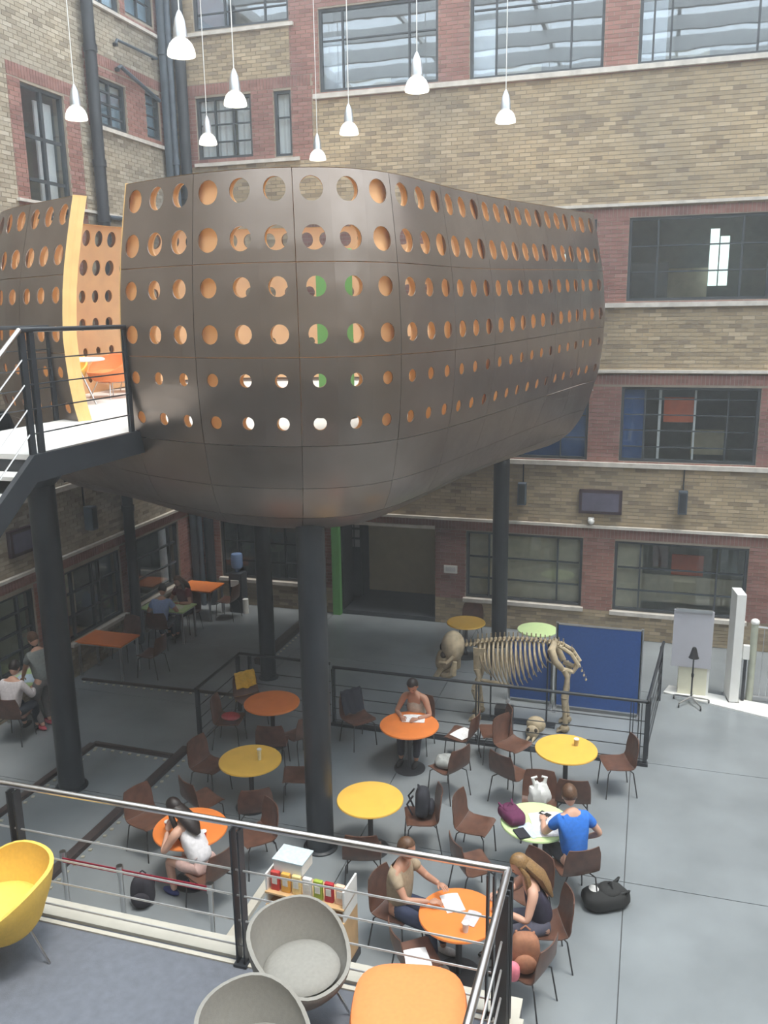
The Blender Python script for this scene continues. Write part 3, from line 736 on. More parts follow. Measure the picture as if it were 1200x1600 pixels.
def tv(P, u0, u1, z0, z1, label):
    t = thing('wall_screen', P((u0+u1)/2, z0), 0, label, 'screen', world=True)
    def bx(a, b, d0, d1, nm, m):
        p, q = P(a[0], a[1], d0), P(b[0], b[1], d1); MB().bb([min(p[i], q[i]) for i in range(3)], [max(p[i], q[i]) for i in range(3)]).build(nm, m, t)
    bx((u0, z0), (u1, z1), .008, .09, 'case', pm('plum black plastic', (.055, .035, .045), .4)); bx((u0+.06, z0+.06), (u1-.06, z1-.06), .09, .095, 'display', pm('dull display', (.13, .12, .17), .25, var=.1))
tv(back, -1.31, -.45, 2.71, 3.21, 'dark flat screen on the yellow brick back wall'); tv(left, 11.75, 12.4, 2.8, 3.26, 'dark flat screen on the left wall behind the thick column')
cm = thing('dome_camera', (-1.05, YB-.1, 2.5), 0, 'small white dome camera under the wall screen', 'camera', world=True)
MB().bb((-1.11, YB-.12, 2.56), (-.99, YB-.01, 2.62)).build('mount', M_WHITE, cm); MB().ell((-1.05, YB-.08, 2.55), (.07, .07, .07)).build('dome', M_WHITE, cm, True)

# ============================================================ PENDANT LAMPS
M_SHADE = pm('lit opal shade', (.95, .93, .84), .3, var=.02, emit=.55); M_ALU = pm('cast aluminium', (.55, .57, .60), .3, .8)
def lamp0():
    t = thing('pendant_lamp', (0, 0, 0), 0, 'x', 'lamp', 'pendant lamps hanging over the court')
    shd = MB().lathe([(.165, 0), (.170, .015), (.160, .07), (.135, .13), (.095, .175), (.06, .19)], n=28, capb=False, capt=False).build('lamp_shade', M_SHADE, t, True)
    MB().lathe([(.062, .17), (.085, .20), (.078, .30), (.06, .40), (.03, .47), (.012, .50)], n=20).build('reflector_cap', M_ALU, t, True)
    MB().ell((0, 0, .1), (.05, .05, .07)).build('bulb', M_SHADE, shd, True)
    MB().cyl((0, 0, .50), (0, 0, 5.0), .007, n=6).build('cord', M_WHITE, t)
    return t
lp0 = lamp0()
LP = [('largest pendant lamp, nearest, above the left end of the pod'), ('pendant lamp at the far left beside the dark drain pipe'), ('pendant lamp in front of the curtained window, right of the largest lamp'),
      ('small pendant lamp low in front of the curtained window'), ('smallest and lowest pendant lamp, just above the pod seam'), ('pendant lamp between the smallest lamp and the one before the top window'),
      ('pendant lamp in front of the top floor window'), ('rightmost pendant lamp against plain yellow brick')]
LPOS = [(-5.58, 10.1, 9.84), (-8.72, 12.38, 9.80), (-6.03, 12.42, 9.80), (-8.2, 15.65, 9.95), (-6.68, 17.4, 9.85), (-5.3, 15.37, 9.88), (-3.32, 12.55, 9.80), (-2.52, 15.2, 9.84)]
for i, (lab, p) in enumerate(zip(LP, LPOS)):
    o = lp0 if i == 0 else copy_tree(lp0)
    place(o, p, 0, lab)

# ============================================================ TABLES AND CHAIRS
M_TLEG = pm('table steel', (.06, .06, .065), .4, .3)
def round_table(x, y, mat, label, d=.88):
    t = thing('round_table', (x, y, 0), 0, label, 'table', 'round cafe tables')
    MB().lathe([(d/2-.012, 0), (d/2, .008), (d/2, .022), (d/2-.006, .03)], (0, 0, .70), 40).build('table_top', mat, t, True)
    MB().cyl((0, 0, .02), (0, 0, .70), .035, n=12).build('stem', M_TLEG, t, True)
    MB().lathe([(.24, 0), (.24, .012), (.06, .03)], n=24).build('base', M_TLEG, t, True)
    MB().lathe([(.05, -.03), (.16, -.005), (.16, 0)], (0, 0, .70), 16).build('top_plate', M_TLEG, t)
    return t
round_table(-.89, 11.49, M_YEL, 'yellow round table beside the railing corner, in front of the blue panel')
round_table(-5.11, 9.99, M_YEL, 'yellow round table in the shade left of the middle column')
round_table(-3.18, 9.49, M_YEL, 'yellow round table directly right of the middle column', .86)
round_table(-3.32, 16.21, M_YEL, 'small yellow round table beyond the railing by the back wall', .78)
round_table(-3.24, 11.61, M_ORA, 'orange round table where the reading person sits by the railing', .9)
round_table(-5.58, 11.77, M_ORA, 'dull orange round table in the shaded railing corner', .9)
round_table(-5.09, 8.28, M_ORA, 'orange round table behind the person in white at the left', .9)
round_table(-1.62, 7.66, M_ORA, 'orange round table beside the balcony corner, with papers on it', .84)
round_table(-1.89, 16.18, M_GRN, 'small green round table behind the skeleton', .78)
round_table(-1.07, 9.56, M_GRN, 'green round table covered with bags and papers, beside the person in blue', .86)
def square_table(x, y, sx, sy, mat, label):
    t = thing('square_table', (x, y, 0), 0, label, 'table', 'rectangular tables along the left wall')
    MB().rbox((0, 0, .715), (sx, sy, .03), .006).build('table_top', mat, t)
    for a in (-1, 1):
        for c in (-1, 1): MB().box((a*(sx/2-.05), c*(sy/2-.05), .35), (.04, .04, .70)).build('leg', M_CHROME, t)
    b = MB()
    for a in (-1, 1): b.box((a*(sx/2-.05), 0, .68), (.03, sy-.14, .03)); b.box((0, a*(sy/2-.05), .68), (sx-.14, .03, .03))
    b.build('frame', M_CHROME, t)
square_table(-9.86, 13.55, 1.02, .66, M_ORA, 'orange rectangular table next to the thick column, nearest along the left wall')
square_table(-9.74, 17.0, .88, .7, M_ORA, 'orange rectangular table farthest back by the corner')
square_table(-9.72, 15.55, 1.05, .62, M_GRN, 'pale green table with a person in a light blue shirt')
square_table(-10.0, 11.55, .7, .75, M_GRN, 'pale green table with bright papers at the far left edge')

def cafe_chair(mat=None):
    t = thing('cafe_chair', (0, 0, 0), 0, 'x', 'chair', 'brown moulded cafe chairs')
    pr = [(.215, .435), (.18, .452), (.05, .437), (-.10, .432), (-.165, .455), (-.205, .53), (-.228, .63), (-.245, .74), (-.258, .83)]
    def shell(v0, v1):
        def fn(u, v):
            q = (v0+(v1-v0)*v)*(len(pr)-1); i = min(int(q), len(pr)-2); f = q-i
            y = pr[i][0]*(1-f)+pr[i+1][0]*f; z = pr[i][1]*(1-f)+pr[i+1][1]*f
            x = (u-.5)*2; tt = v0+(v1-v0)*v
            wd = .21 + .02*math.sin(tt*3.1) - (.03*max(0, tt-.85)/.15)
            return (-x*wd, y + .035*x*x*(tt > .5)*min(1, (tt-.5)*4), z + .018*x*x*(tt <= .55))
        return fn
    M_ = mat or M_BROWN
    MB().sheet(shell(0, .5), 8, 8, .012).build('seat', M_, t, True)
    MB().sheet(shell(.505, 1), 8, 8, .012).build('backrest', M_, t, True)
    for a in (-1, 1):
        MB().tube([(a*.12, .12, .425), (a*.19, .19, .38), (a*.215, .215, 0)], .009, 6).build('leg', M_TLEG, t, True)
        MB().tube([(a*.12, -.10, .425), (a*.19, -.17, .38), (a*.215, -.235, 0)], .009, 6).build('leg', M_TLEG, t, True)
    MB().tube([(-.12, .12, .422), (.12, .12, .422), (.12, -.1, .422), (-.12, -.1, .422), (-.12, .12, .422)], .008, 6).build('seat_frame', M_TLEG, t)
    return t
ch0 = cafe_chair(); ch_used = [0]
def chair(x, y, deg, label):      # deg: direction the sitter faces, 0 = +X, 90 = +Y
    o = ch0 if not ch_used[0] else copy_tree(ch0); ch_used[0] += 1
    return place(o, (x, y, 0), R(deg-90), label)
def toward(x, y, tx, ty): return math.degrees(math.atan2(ty-y, tx-x))
CH = [
 (-1.72, 11.95, -30, 'brown chair with a worn seat left of the yellow table by the railing corner'),
 (-1.62, 11.12, 60, 'tan brown chair at the near left of the yellow table by the railing'),
 (-.18, 11.80, 200, 'brown chair at the right side of the yellow table by the railing corner'),
 (-.72, 10.72, 95, 'brown chair seen from behind in front of the yellow railing corner table'),
 (-1.13, 10.38, -85, 'brown chair holding the white carrier bag'),
 (-2.50, 11.05, 150, 'brown chair with grey clothes piled on it, right of the orange table'),
 (-4.25, 12.15, -40, 'brown chair with a dark coat, left of the reading person'),
 (-2.05, 12.28, 200, 'dark brown chair by the railing under the skeleton'),
 (-2.52, 12.05, 170, 'brown chair with a white sheet of paper on its seat'),
 (-3.28, 12.25, -92, 'brown chair the reading person sits on'),
 (-2.55, 9.72, 200, 'brown chair with the black rucksack, right of the yellow table by the middle column'),
 (-3.05, 8.78, 105, 'brown chair in front of the yellow table by the middle column'),
 (-5.85, 10.15, -10, 'dark brown chair left of the shaded yellow table'),
 (-4.50, 10.25, 200, 'dark brown chair right of the shaded yellow table, against the column'),
 (-4.75, 9.35, 120, 'dark brown chair in front of the shaded yellow table'),
 (-5.50, 9.30, 60, 'dark brown chair at the near left of the shaded yellow table'),
 (-6.25, 12.35, -40, 'reddish brown chair in the railing corner behind the dull orange table'),
 (-6.25, 11.55, 10, 'dark chair with a red cloth left of the dull orange table'),
 (-5.25, 11.05, 105, 'dark brown chair in front of the dull orange table'),
 (-4.95, 11.4, 150, 'dark brown chair between the dull orange table and the middle column'),
 (-1.86, 9.72, -10, 'empty brown chair pulled out left of the green table'),
 (-1.72, 8.92, 35, 'brown chair half hidden by the balcony rail, below the green table'),
 (-.57, 9.20, 120, 'brown chair the person in blue sits on'),
 (-.76, 8.10, 200, 'brown chair of the person in the dark top, seen from behind'),
 (-1.05, 8.62, 235, 'empty dark brown chair between the person in the dark top and the green table'),
 (-2.38, 7.92, -15, 'brown chair the person in the khaki shirt sits on'),
 (-1.98, 7.28, 35, 'brown chair with papers, in front of the orange table by the balcony corner'),
 (-.88, 7.46, 160, 'brown chair piled with bags, nearest the balcony corner'),
 (-5.95, 8.70, -20, 'brown chair left of the orange table behind the kerb'),
 (-4.65, 7.92, 160, 'brown chair the person in white sits on'),
 (-4.45, 8.75, 230, 'dark brown chair behind the orange table of the person in white'),
 (-9.62, 15.05, 100, 'dark chair of the person in the light blue shirt'),
 (-9.55, 16.05, -100, 'dark chair of the person in dark red behind the green table'),
 (-9.0, 13.7, 180, 'reddish chair at the end of the nearest orange rectangular table'),
 (-9.05, 17.0, 180, 'reddish chair at the end of the farthest orange rectangular table'),
 (-3.35, 16.85, -90, 'reddish chair behind the small yellow table at the back wall'),
 (-10.0, 14.35, -100, 'dark chair between the nearest orange rectangular table and the drain pipe'),
 (-9.75, 10.75, 100, 'dark chair of the seated person at the far left edge'),
]
for c in CH: chair(*c)

def tub_chair(mat, name='tub_chair'):
    t = thing(name, (0, 0, 0), 0, 'x', 'armchair', 'upholstered tub chairs')
    A = R(180)
    def rim(a):
        k = min(1, max(0, (abs(a)/A-.24)/.62))
        return .43 + .265*(math.cos(math.pi*k)+1)/2
    def fn(u, v):
        a = (u-.5)*2*A
        h = rim(a)
        if v < .3:
            q = v/.3; r = .04+.22*q; z = .285+.03*q*q
        else:
            q = (v-.3)/.7; r = .26+.085*math.sin(q*math.pi/2); z = .315+(h-.315)*q
        k = 1 + .09*(abs(math.sin(a))**2)
        return (math.sin(a)*r*k, -math.cos(a)*r*(.96 if math.cos(a) > 0 else .93) - .12*max(0, z-.42)*max(0, math.cos(a)), z)
    MB().sheet(fn, 36, 14, -.03).build('shell', mat, t, True)
    cu = MB()
    cu.ell((0, .0, .41), (.29, .285, .06), 28, 10, warp=lambda p, q: Vector((q.x, q.y, q.z)))
    cu.build('seat_cushion', mat, t, True)
    for a in (-1, 1):
        for c in (-1, 1):
            MB().tube([(a*.14, c*.14, .30), (a*.25, c*.25, 0)], .010, 8).build('leg', M_CHROME, t, True)
    MB().tube([(-.16, -.16, .25), (.16, .16, .25)], .007, 6).tube([(.16, -.16, .25), (-.16, .16, .25)], .007, 6).build('brace', M_CHROME, t)
    return t
M_GREYF = pm('grey wool', (.27, .26, .235), .85, var=.06, scale=40, bump=.15, bscale=200); M_YELF = pm('yellow wool', (.84, .54, .10), .75, var=.05, scale=40); M_ORAF = pm('orange wool', (.86, .26, .08), .75, var=.05, scale=40)
gch = tub_chair(M_GREYF); gch.scale = (.86, .86, 1.0); place(gch, (-1.93, 4.33, MZ), R(-108), 'grey tub armchair beside the balcony railing, facing the camera')
g2 = copy_tree(gch); place(g2, (-1.90, 3.62, MZ), R(-100), 'grey tub armchair cut off by the bottom edge of the picture')
ych = tub_chair(M_YELF); ych.scale = (.97, .97, 1.0); place(ych, (-4.2, 4.28, MZ), R(140), 'yellow tub armchair at the left edge of the balcony')
y2 = copy_tree(ych); place(y2, (-9.3, 12.25, 5.5), R(-150), 'yellow tub chair inside the pod, seen through the entrance')
och = tub_chair(M_ORAF); place(och, (-8.62, 12.55, 5.5), R(165), 'orange tub chair inside the pod entrance, at the right')
o2 = copy_tree(och); place(o2, (-9.0, 13.6, 5.5), R(190), 'orange tub chair farther back inside the pod')
pf = thing('pouf', (-1.18, 4.17, MZ), R(12), 'orange upholstered pouf in the balcony corner', 'pouf')
def octo(r, z): return [(r*(1 if abs(math.cos(a)) > .7 else 1)*math.cos(a), r*math.sin(a), z) for a in [R(22.5+45*i) for i in range(8)]]
b = MB()
def sup(r, z, n=48, e=3.2):
    out = []
    for i in range(n):
        a = 2*math.pi*i/n; c, s_ = math.cos(a), math.sin(a); k = (abs(c)**e+abs(s_)**e)**(-1/e); out.append((r*k*c, r*k*s_, z))
    return out
rings = [sup(.27, .08), sup(.335, .12), sup(.345, .30), sup(.345, .42), sup(.335, .46), sup(.30, .485), sup(.2, .495)]
vs = sum(rings, []); n = 48
b.add(vs, [(i*n+j, i*n+(j+1) % n, (i+1)*n+(j+1) % n, (i+1)*n+j) for i in range(len(rings)-1) for j in range(n)] + [tuple(range(n-1, -1, -1)), tuple(range((len(rings)-1)*n, len(rings)*n))])
b.build('cushion', M_ORAF, pf, True)
b = MB(); b.add(sup(.352, .285)+sup(.352, .305)+sup(.335, .305)+sup(.335, .285), [(k*n+j, k*n+(j+1) % n, ((k+1) % 4)*n+(j+1) % n, ((k+1) % 4)*n+j) for k in range(4) for j in range(n)]); b.build('piping', M_ORAF, pf, True)
for a in (-1, 1):
    for c in (-1, 1): MB().cyl((a*.2, c*.2, 0), (a*.2, c*.2, .1), .02, n=10).build('foot', M_STEEL, pf)

# ============================================================ PEOPLE
def skin_mesh(V, E, Rr, sub=2):
    me = D.meshes.new('tmp'); me.from_pydata([tuple(v) for v in V], E, []); o = D.objects.new('tmp', me); COL.objects.link(o)
    m = o.modifiers.new('skin', 'SKIN'); m.use_smooth_shade = True
    sk = me.skin_vertices[0].data
    for i, r in enumerate(Rr):
        sk[i].radius = r if isinstance(r, tuple) else (r, r)
        sk[i].use_root = (i == 0)
    m2 = o.modifiers.new('sub', 'SUBSURF'); m2.levels = sub; m2.render_levels = sub
    dg = bpy.context.evaluated_depsgraph_get(); ev = o.evaluated_get(dg)
    out = D.meshes.new_from_object(ev, depsgraph=dg)
    D.objects.remove(o); D.meshes.remove(me)
    vs = [v.co.copy() for v in out.vertices]; fs = [tuple(p.vertices) for p in out.polygons]; D.meshes.remove(out)
    return vs, fs
def ik(a, t, l1, l2, pole):
    a, t = Vector(a), Vector(t); d = t-a; L_ = min(d.length, (l1+l2)*.995); d.normalize()
    c = (l1*l1+L_*L_-l2*l2)/(2*L_); h = math.sqrt(max(0, l1*l1-c*c))
    p = Vector(pole); p = (p-d*p.dot(d)).normalized()
    return a+d*c+p*h, a+d*L_
M_SKIN = pm('skin', (.62, .36, .26), .55, var=.05); M_SKIN2 = pm('tanned skin', (.46, .24, .16), .55, var=.05)
HAIRC = dict(dark=pm('dark hair', (.022, .015, .013), .5, var=.3, scale=60), brown=pm('brown hair', (.11, .055, .028), .5, var=.35, scale=60), blond=pm('light brown hair', (.26, .15, .06), .5, var=.3, scale=60))
CL = {}
def cloth(c):
    if c not in CL: CL[c] = pm('cloth %.2f %.2f %.2f' % c, c, .85, var=.12, scale=25)
    return CL[c]
def person(loc, deg, label, lean=.2, hipz=.54, hands=((-.16, .42, .78), (.16, .42, .78)), knees=None, feet=None, shirt=(.2, .2, .2), sleeve='short', legs=(.05, .05, .08), legcover='long', shoe=(.03, .03, .03), hair='dark', hairlen=0, skin=None, nod=.35, turn=0., sc=1., top=None, roll=0.):
    t = thing('person', loc, R(deg-90), label, 'person'); sk = skin or M_SKIN
    t.scale = (sc, sc, sc)
    pel = Vector((0, 0, hipz)); up = Vector((roll, math.sin(lean), math.cos(lean))).normalized(); rt = Vector((1, 0, 0)); fw = rt.cross(up)*-1
    fw = up.cross(rt)*-1 if up.cross(rt).y < 0 else up.cross(rt)
    waist = pel+up*.17; chest = pel+up*.36; neck = pel+up*.50; nk2 = pel+up*.58 + Vector((0, .02, 0))
    hd = Vector((math.sin(turn)*math.cos(nod), math.cos(turn)*math.cos(nod), -math.sin(nod)))       # where the face looks
    head = nk2 + up*.07 + Vector((0, .035, .045))
    V = [pel, waist, chest, neck, nk2]; E = [(0, 1), (1, 2), (2, 3), (3, 4)]; Rr = [(.125, .10), (.11, .09), (.12, .09), .058, .050]
    J = {}
    for s_, nm in ((-1, 'l'), (1, 'r')):
        sh = pel+up*.46+rt*s_*.165
        ht = Vector(hands[0 if s_ < 0 else 1])
        el, wr = ik(sh, ht, .28, .25, (s_*.7, -.3, -.8))
        i = len(V); V += [sh, (sh+el)/2, el, (el+wr)/2, wr]; E += [(3, i), (i, i+1), (i+1, i+2), (i+2, i+3), (i+3, i+4)]; Rr += [.062, .05, .042, .038, .027]
        J[nm+'sh'] = sh; J[nm+'el'] = el; J[nm+'wr'] = wr
        hp = pel+rt*s_*.09+Vector((0, .01, -.03))
        ft = Vector((feet or ((-.12, .48, .07), (.12, .48, .07)))[0 if s_ < 0 else 1])
        kn, an = ik(hp, ft, .44, .43, (s_*.12, 1, .35))
        i = len(V); V += [hp, (hp+kn)/2, kn, (kn+an)/2, an]; E += [(0, i), (i, i+1), (i+1, i+2), (i+2, i+3), (i+3, i+4)]; Rr += [.088, .078, .058, .054, .036]
        J[nm+'hp'] = hp; J[nm+'kn'] = kn; J[nm+'an'] = an
    b = MB(); b.add(*skin_mesh(V, E, Rr))
    # head with face
    z_ = (up*.9+Vector((0, 0, .3))); z_ = (z_-hd*z_.dot(hd)).normalized(); x_ = hd.cross(z_).normalized()
    rot = Matrix((x_, hd, z_)).transposed()
    def hw(p, q):
        f = max(0, p.y)
        q = Vector((q.x*(1-.16*max(0, -p.z)), q.y, q.z)); q.y += .022*math.exp(-((p.x/.16)**2+((p.z+.12)/.22)**2))*(p.y > 0)
        q.y -= .010*math.exp(-(((abs(p.x)-.38)/.16)**2+((p.z-.08)/.12)**2))*(p.y > 0); q.y += .008*math.exp(-((p.x/.3)**2+((p.z+.72)/.2)**2))*(p.y > 0)
        return q
    b.ell(head, (.076, .095, .118), 22, 16, rot, hw)
    for s_ in (-1, 1): b.ell(head+rot @ Vector((s_*.078, -.005, -.005)), (.012, .022, .032), 8, 6, rot)
    for nm in ('l', 'r'):                      # hands: palm, four fingers, thumb
        wr, el = J[nm+'wr'], J[nm+'el']; d = (wr-el).normalized(); s_ = -1 if nm == 'l' else 1
        side = d.cross(Vector((0, 0, 1))); side = side.normalized() if side.length > .1 else Vector((1, 0, 0)); dn = side.cross(d).normalized()
        if dn.z > 0: dn = -dn
        mr = Matrix((side, d, dn)).transposed(); pc = wr+d*.045
        b.ell(pc, (.040, .055, .018), 10, 7, mr)
        for k, (fx, fl) in enumerate(((-.028, .062), (-.010, .074), (.010, .070), (.027, .055))):
            a0 = pc+side*fx+d*.035; a1 = a0+d*fl*.5+dn*.008; a2 = a0+d*fl*.85+dn*.035
            b.tube([a0, a1, a2], [.0095, .009, .007], 6)
        th = pc-side*s_*.030-d*.015; b.tube([th, th-side*s_*.022+d*.025, th-side*s_*.026+d*.052+dn*.012], [.012, .010, .008], 6)
    body = b.build('body', sk, t, True)
    e = MB()
    for s_ in (-1, 1): e.ell(head+rot @ Vector((s_*.030, .084, .012)), (.011, .007, .007), 8, 6, rot)
    e.build('eyes', pm('eye dark', (.03, .02, .02), .3), body, True)
    MB().ell(head+rot @ Vector((0, .088, -.06)), (.024, .008, .007), 8, 6, rot).build('mouth', pm('lips', (.42, .15, .13), .5), body, True)
    # clothes
    if shirt is not None:
        V2 = [pel-up*.03, waist, chest, pel+up*.48]; E2 = [(0, 1), (1, 2), (2, 3)]; R2 = [(.165, .14), (.165, .145), (.18, .15), .085]
        for nm in ('l', 'r'):
            sh, el, wr = J[nm+'sh'], J[nm+'el'], J[nm+'wr']; i = len(V2)
            if sleeve == 'none': V2 += [sh.lerp(chest, .35)]; E2 += [(2, i)]; R2 += [.075]
            elif sleeve == 'short': V2 += [sh, sh.lerp(el, .6)]; E2 += [(2, i), (i, i+1)]; R2 += [.078, .066]
            else: V2 += [sh, sh.lerp(el, .5), el, wr-(wr-el)*.08]; E2 += [(2, i), (i, i+1), (i+1, i+2), (i+2, i+3)]; R2 += [.076, .064, .056, .042]
        g = MB(); g.add(*skin_mesh(V2, E2, R2)); g.build('shirt', cloth(shirt), t, True)
    if legs is not None:
        V2 = [pel, pel+up*.10]; E2 = [(0, 1)]; R2 = [(.15, .125), (.135, .11)]
        for nm in ('l', 'r'):
            hp, kn, an = J[nm+'hp'], J[nm+'kn'], J[nm+'an']; i = len(V2)
            if legcover == 'long': V2 += [hp, (hp+kn)/2, kn, kn.lerp(an, .9)]; E2 += [(0, i), (i, i+1), (i+1, i+2), (i+2, i+3)]; R2 += [.10, .092, .074, .056]
            else: V2 += [hp, hp.lerp(kn, .75)]; E2 += [(0, i), (i, i+1)]; R2 += [.102, .09]
        g = MB(); g.add(*skin_mesh(V2, E2, R2)); g.build('trousers' if legcover == 'long' else 'shorts', cloth(legs), t, True)
    for nm in ('l', 'r'):
        an, kn = J[nm+'an'], J[nm+'kn']; dv = Vector((an.x-J[nm+'hp'].x, .9, 0)).normalized()
        rr = Matrix((Vector((dv.y, -dv.x, 0)), dv, Vector((0, 0, 1)))).transposed()
        MB().ell(an+dv*.06+Vector((0, 0, -.030)), (.046, .13, .045), 12, 8, rr, lambda p, q: Vector((q.x, q.y, max(q.z, -.028)))).build('shoe', cloth(shoe), t, True)
    # hair
    hm = HAIRC[hair]; g = MB()
    def hwp(p, q):
        if p.y > .25 and p.z < .55: k = min(1, (p.y-.25)*2.2); q = Vector((q.x*(1-.25*k), q.y*(1-.42*k), max(q.z, .03+.05*k)))
        if p.z < -.25 and p.y <= .25: q.z *= .75
        return q
    g.ell(head+rot @ Vector((0, -.012, .020)), (.090, .104, .120), 22, 16, rot, hwp)
    if hairlen:
        back_ = head+rot @ Vector((0, -.07, -.02))
        e1 = neck - fw*.13 + up*.02; e2 = chest - fw*.17 - up*(hairlen-.3)
        g.tube([head+rot @ Vector((0, -.05, .05)), back_, e1, (e1+e2)/2, e2], [.06, .095, .105, .09, .03], 12, squash=.62)
        for s_ in (-1, 1): g.tube([head+rot @ Vector((s_*.075, .0, .03)), head+rot @ Vector((s_*.09, -.01, -.08)), neck+rt*s_*.10+fw*.03-up*.04, chest+rt*s_*.09+fw*.07], [.02, .034, .035, .012], 8)
    g.build('hair', hm, body, True)
    return t
person((-.57, 9.22, 0), 120, 'person in a blue T-shirt sitting at the green table, back to us', lean=.22, hands=((-.20, .46, .77), (.24, .22, .62)), shirt=(.03, .17, .62), legs=(.06, .06, .07), hair='brown', turn=.2, sc=1.02, shoe=(.02, .02, .02))
person((-.80, 8.06, 0), 200, 'person in a dark sleeveless top with long hair at the right orange table', lean=.32, hands=((-.14, .44, .77), (.16, .44, .77)), shirt=(.035, .03, .055), sleeve='none', legs=(.10, .10, .14), hair='blond', hairlen=.42, skin=M_SKIN, nod=.55)
person((-2.34, 7.90, 0), -12, 'person in a khaki short sleeved shirt leaning back at the orange table', lean=.08, hands=((-.10, .44, .86), (.14, .44, .80)), shirt=(.36, .28, .19), sleeve='short', legs=(.035, .045, .09), hair='brown', skin=M_SKIN2, nod=.2, shoe=(.55, .55, .55))
person((-3.27, 12.20, 0), -92, 'person in a pale strapless top reading at the orange table', lean=.30, hands=((-.13, .42, .76), (.13, .42, .76)), shirt=(.50, .45, .38), sleeve='none', legs=(.05, .05, .07), hair='dark', hairlen=0, skin=M_SKIN2, nod=.7)
person((-4.74, 7.95, 0), 165, 'person in a white top bending forward beside the red barrier', lean=.62, hands=((-.10, .46, .86), (.10, .40, .90)), shirt=(.72, .70, .72), sleeve='none', legs=(.62, .42, .38), legcover='short', hair='dark', hairlen=.34, skin=M_SKIN, nod=.5, shoe=(.03, .04, .16), feet=((-.10, .42, .07), (.10, .30, .07)))
person((-9.52, 11.25, 0), 160, 'standing person in grey with pink shoes at the far left table', lean=.22, hipz=.88, hands=((-.15, .40, .85), (.18, .35, .82)), feet=((-.10, -.02, .07), (.10, .10, .07)), shirt=(.24, .26, .25), sleeve='short', legs=(.19, .18, .18), hair='brown', skin=M_SKIN, shoe=(.62, .12, .16), nod=.6)
person((-9.75, 10.68, 0), 95, 'seated person in a white shirt cut by the left edge', lean=.25, shirt=(.66, .62, .64), sleeve='long', legs=(.05, .06, .08), hair='dark', nod=.5)
person((-9.58, 14.98, 0), 105, 'person in a light blue shirt bending over the pale green table', lean=.42, hands=((-.2, .46, .77), (.2, .44, .77)), shirt=(.30, .40, .68), sleeve='short', legs=(.03, .03, .05), hair='dark', nod=.6)
person((-9.55, 16.08, 0), -105, 'person in dark red sitting behind the pale green table', lean=.3, shirt=(.20, .04, .04), sleeve='short', legs=(.03, .03, .04), hair='brown', hairlen=.35, skin=M_SKIN2, nod=.5)

# ============================================================ ELEPHANT SKELETON
M_BONE = pm('old bone', (.44, .36, .24), .7, var=.25, scale=12, bump=.2); M_BONE2 = pm('dark bone', (.33, .265, .17), .7, var=.25, scale=12)
el = thing('elephant_skeleton', (-1.9, 13.6, 0), 0, 'mounted skeleton of a young elephant behind the railing', 'skeleton', world=True)
EY = 13.6
def spine(t):     # t 0 = shoulders, 1 = hips
    x = -2.58+1.42*t; z = 1.34+.17*math.sin(t*math.pi*.62+.25); return Vector((x, EY, z))
vb = MB(); vb.ell((0, 0, 0), (.032, .04, .045), 8, 6); vb.box((0, 0, .06), (.018, .014, .11)); vb.box((0, .06, .0), (.02, .08, .015)); vb.box((0, -.06, .0), (.02, .08, .015))
vme = vb.mesh('vertebra', M_BONE2, True)
for i in range(20):
    o = link('vertebra', vme, el); o.location = spine(i/19)-Vector(el.location); o.scale = (1.05, 1, 1.15-.3*i/19)
for i in range(5):
    o = link('vertebra', vme, el); o.location = Vector((-2.63-.07*i, EY, 1.33-.012*i))-Vector(el.location); o.scale = (1, .9, .8)
for i in range(8):
    o = link('vertebra', vme, el); o.location = Vector((-1.02+.035*i, EY, 1.42-.075*i))-Vector(el.location); o.scale = (.6, .5, .55)
for i in range(15):
    t = .04+.74*i/14; p = spine(t); ln = .72*math.sin(math.pi*(.22+.66*(i/14)))+.06; wd = .16+.12*math.sin(math.pi*(.15+.7*i/14))
    for s_ in (-1, 1):
        pts = []
        for k in range(9):
            a = k/8
            pts.append((p.x+.10*a*a+.03*a, p.y+s_*wd*math.sin(math.pi*min(1, .08+.80*a)), p.z-.02-ln*(a**1.15)))
        MB().tube(pts, [.016, .018, .018, .018, .017, .016, .015, .013, .010], 6).build('rib', M_BONE, el, True)
MB().ell((-2.25, EY, .66), (.36, .045, .035), 14, 8, Matrix.Rotation(R(6), 3, 'Y')).build('sternum', M_BONE2, el, True)
# skull: cranium, snout, cheek arches, jaw
sk_ = MB(); sk_.ell((-2.98, EY, 1.24), (.15, .17, .20), 16, 12).ell((-3.09, EY, 1.06), (.11, .13, .17), 14, 10, Matrix.Rotation(R(18), 3, 'Y'))
for s_ in (-1, 1):
    sk_.tube([(-2.94, EY+s_*.15, 1.16), (-3.02, EY+s_*.19, 1.08), (-3.12, EY+s_*.13, 1.05)], .025, 8); sk_.tube([(-3.10, EY+s_*.08, .98), (-3.17, EY+s_*.09, .86), (-3.22, EY+s_*.09, .80)], [.04, .035, .02], 8)
sk = sk_.build('skull', M_BONE, el, True)
so_ = MB()
for s_ in (-1, 1): so_.ell((-3.08, EY+s_*.105, 1.15), (.04, .035, .045), 10, 8)
so_.ell((-3.12, EY, 1.22), (.03, .06, .05), 10, 8); so_.build('eye_socket', pm('hollow', (.05, .04, .03), .9), sk, True)
jw = MB()
for s_ in (-1, 1): jw.tube([(-2.93, EY+s_*.12, 1.08), (-2.95, EY+s_*.13, .92), (-3.05, EY+s_*.09, .86), (-3.14, EY, .84)], [.03, .045, .045, .03], 8)
jo = jw.build('jaw', M_BONE, el, True)
for o in (sk, jo):
    c_ = Vector((-2.9, EY, 1.2))-Vector(el.location); o.scale = (1.35,)*3; o.location = c_*(1-1.35)
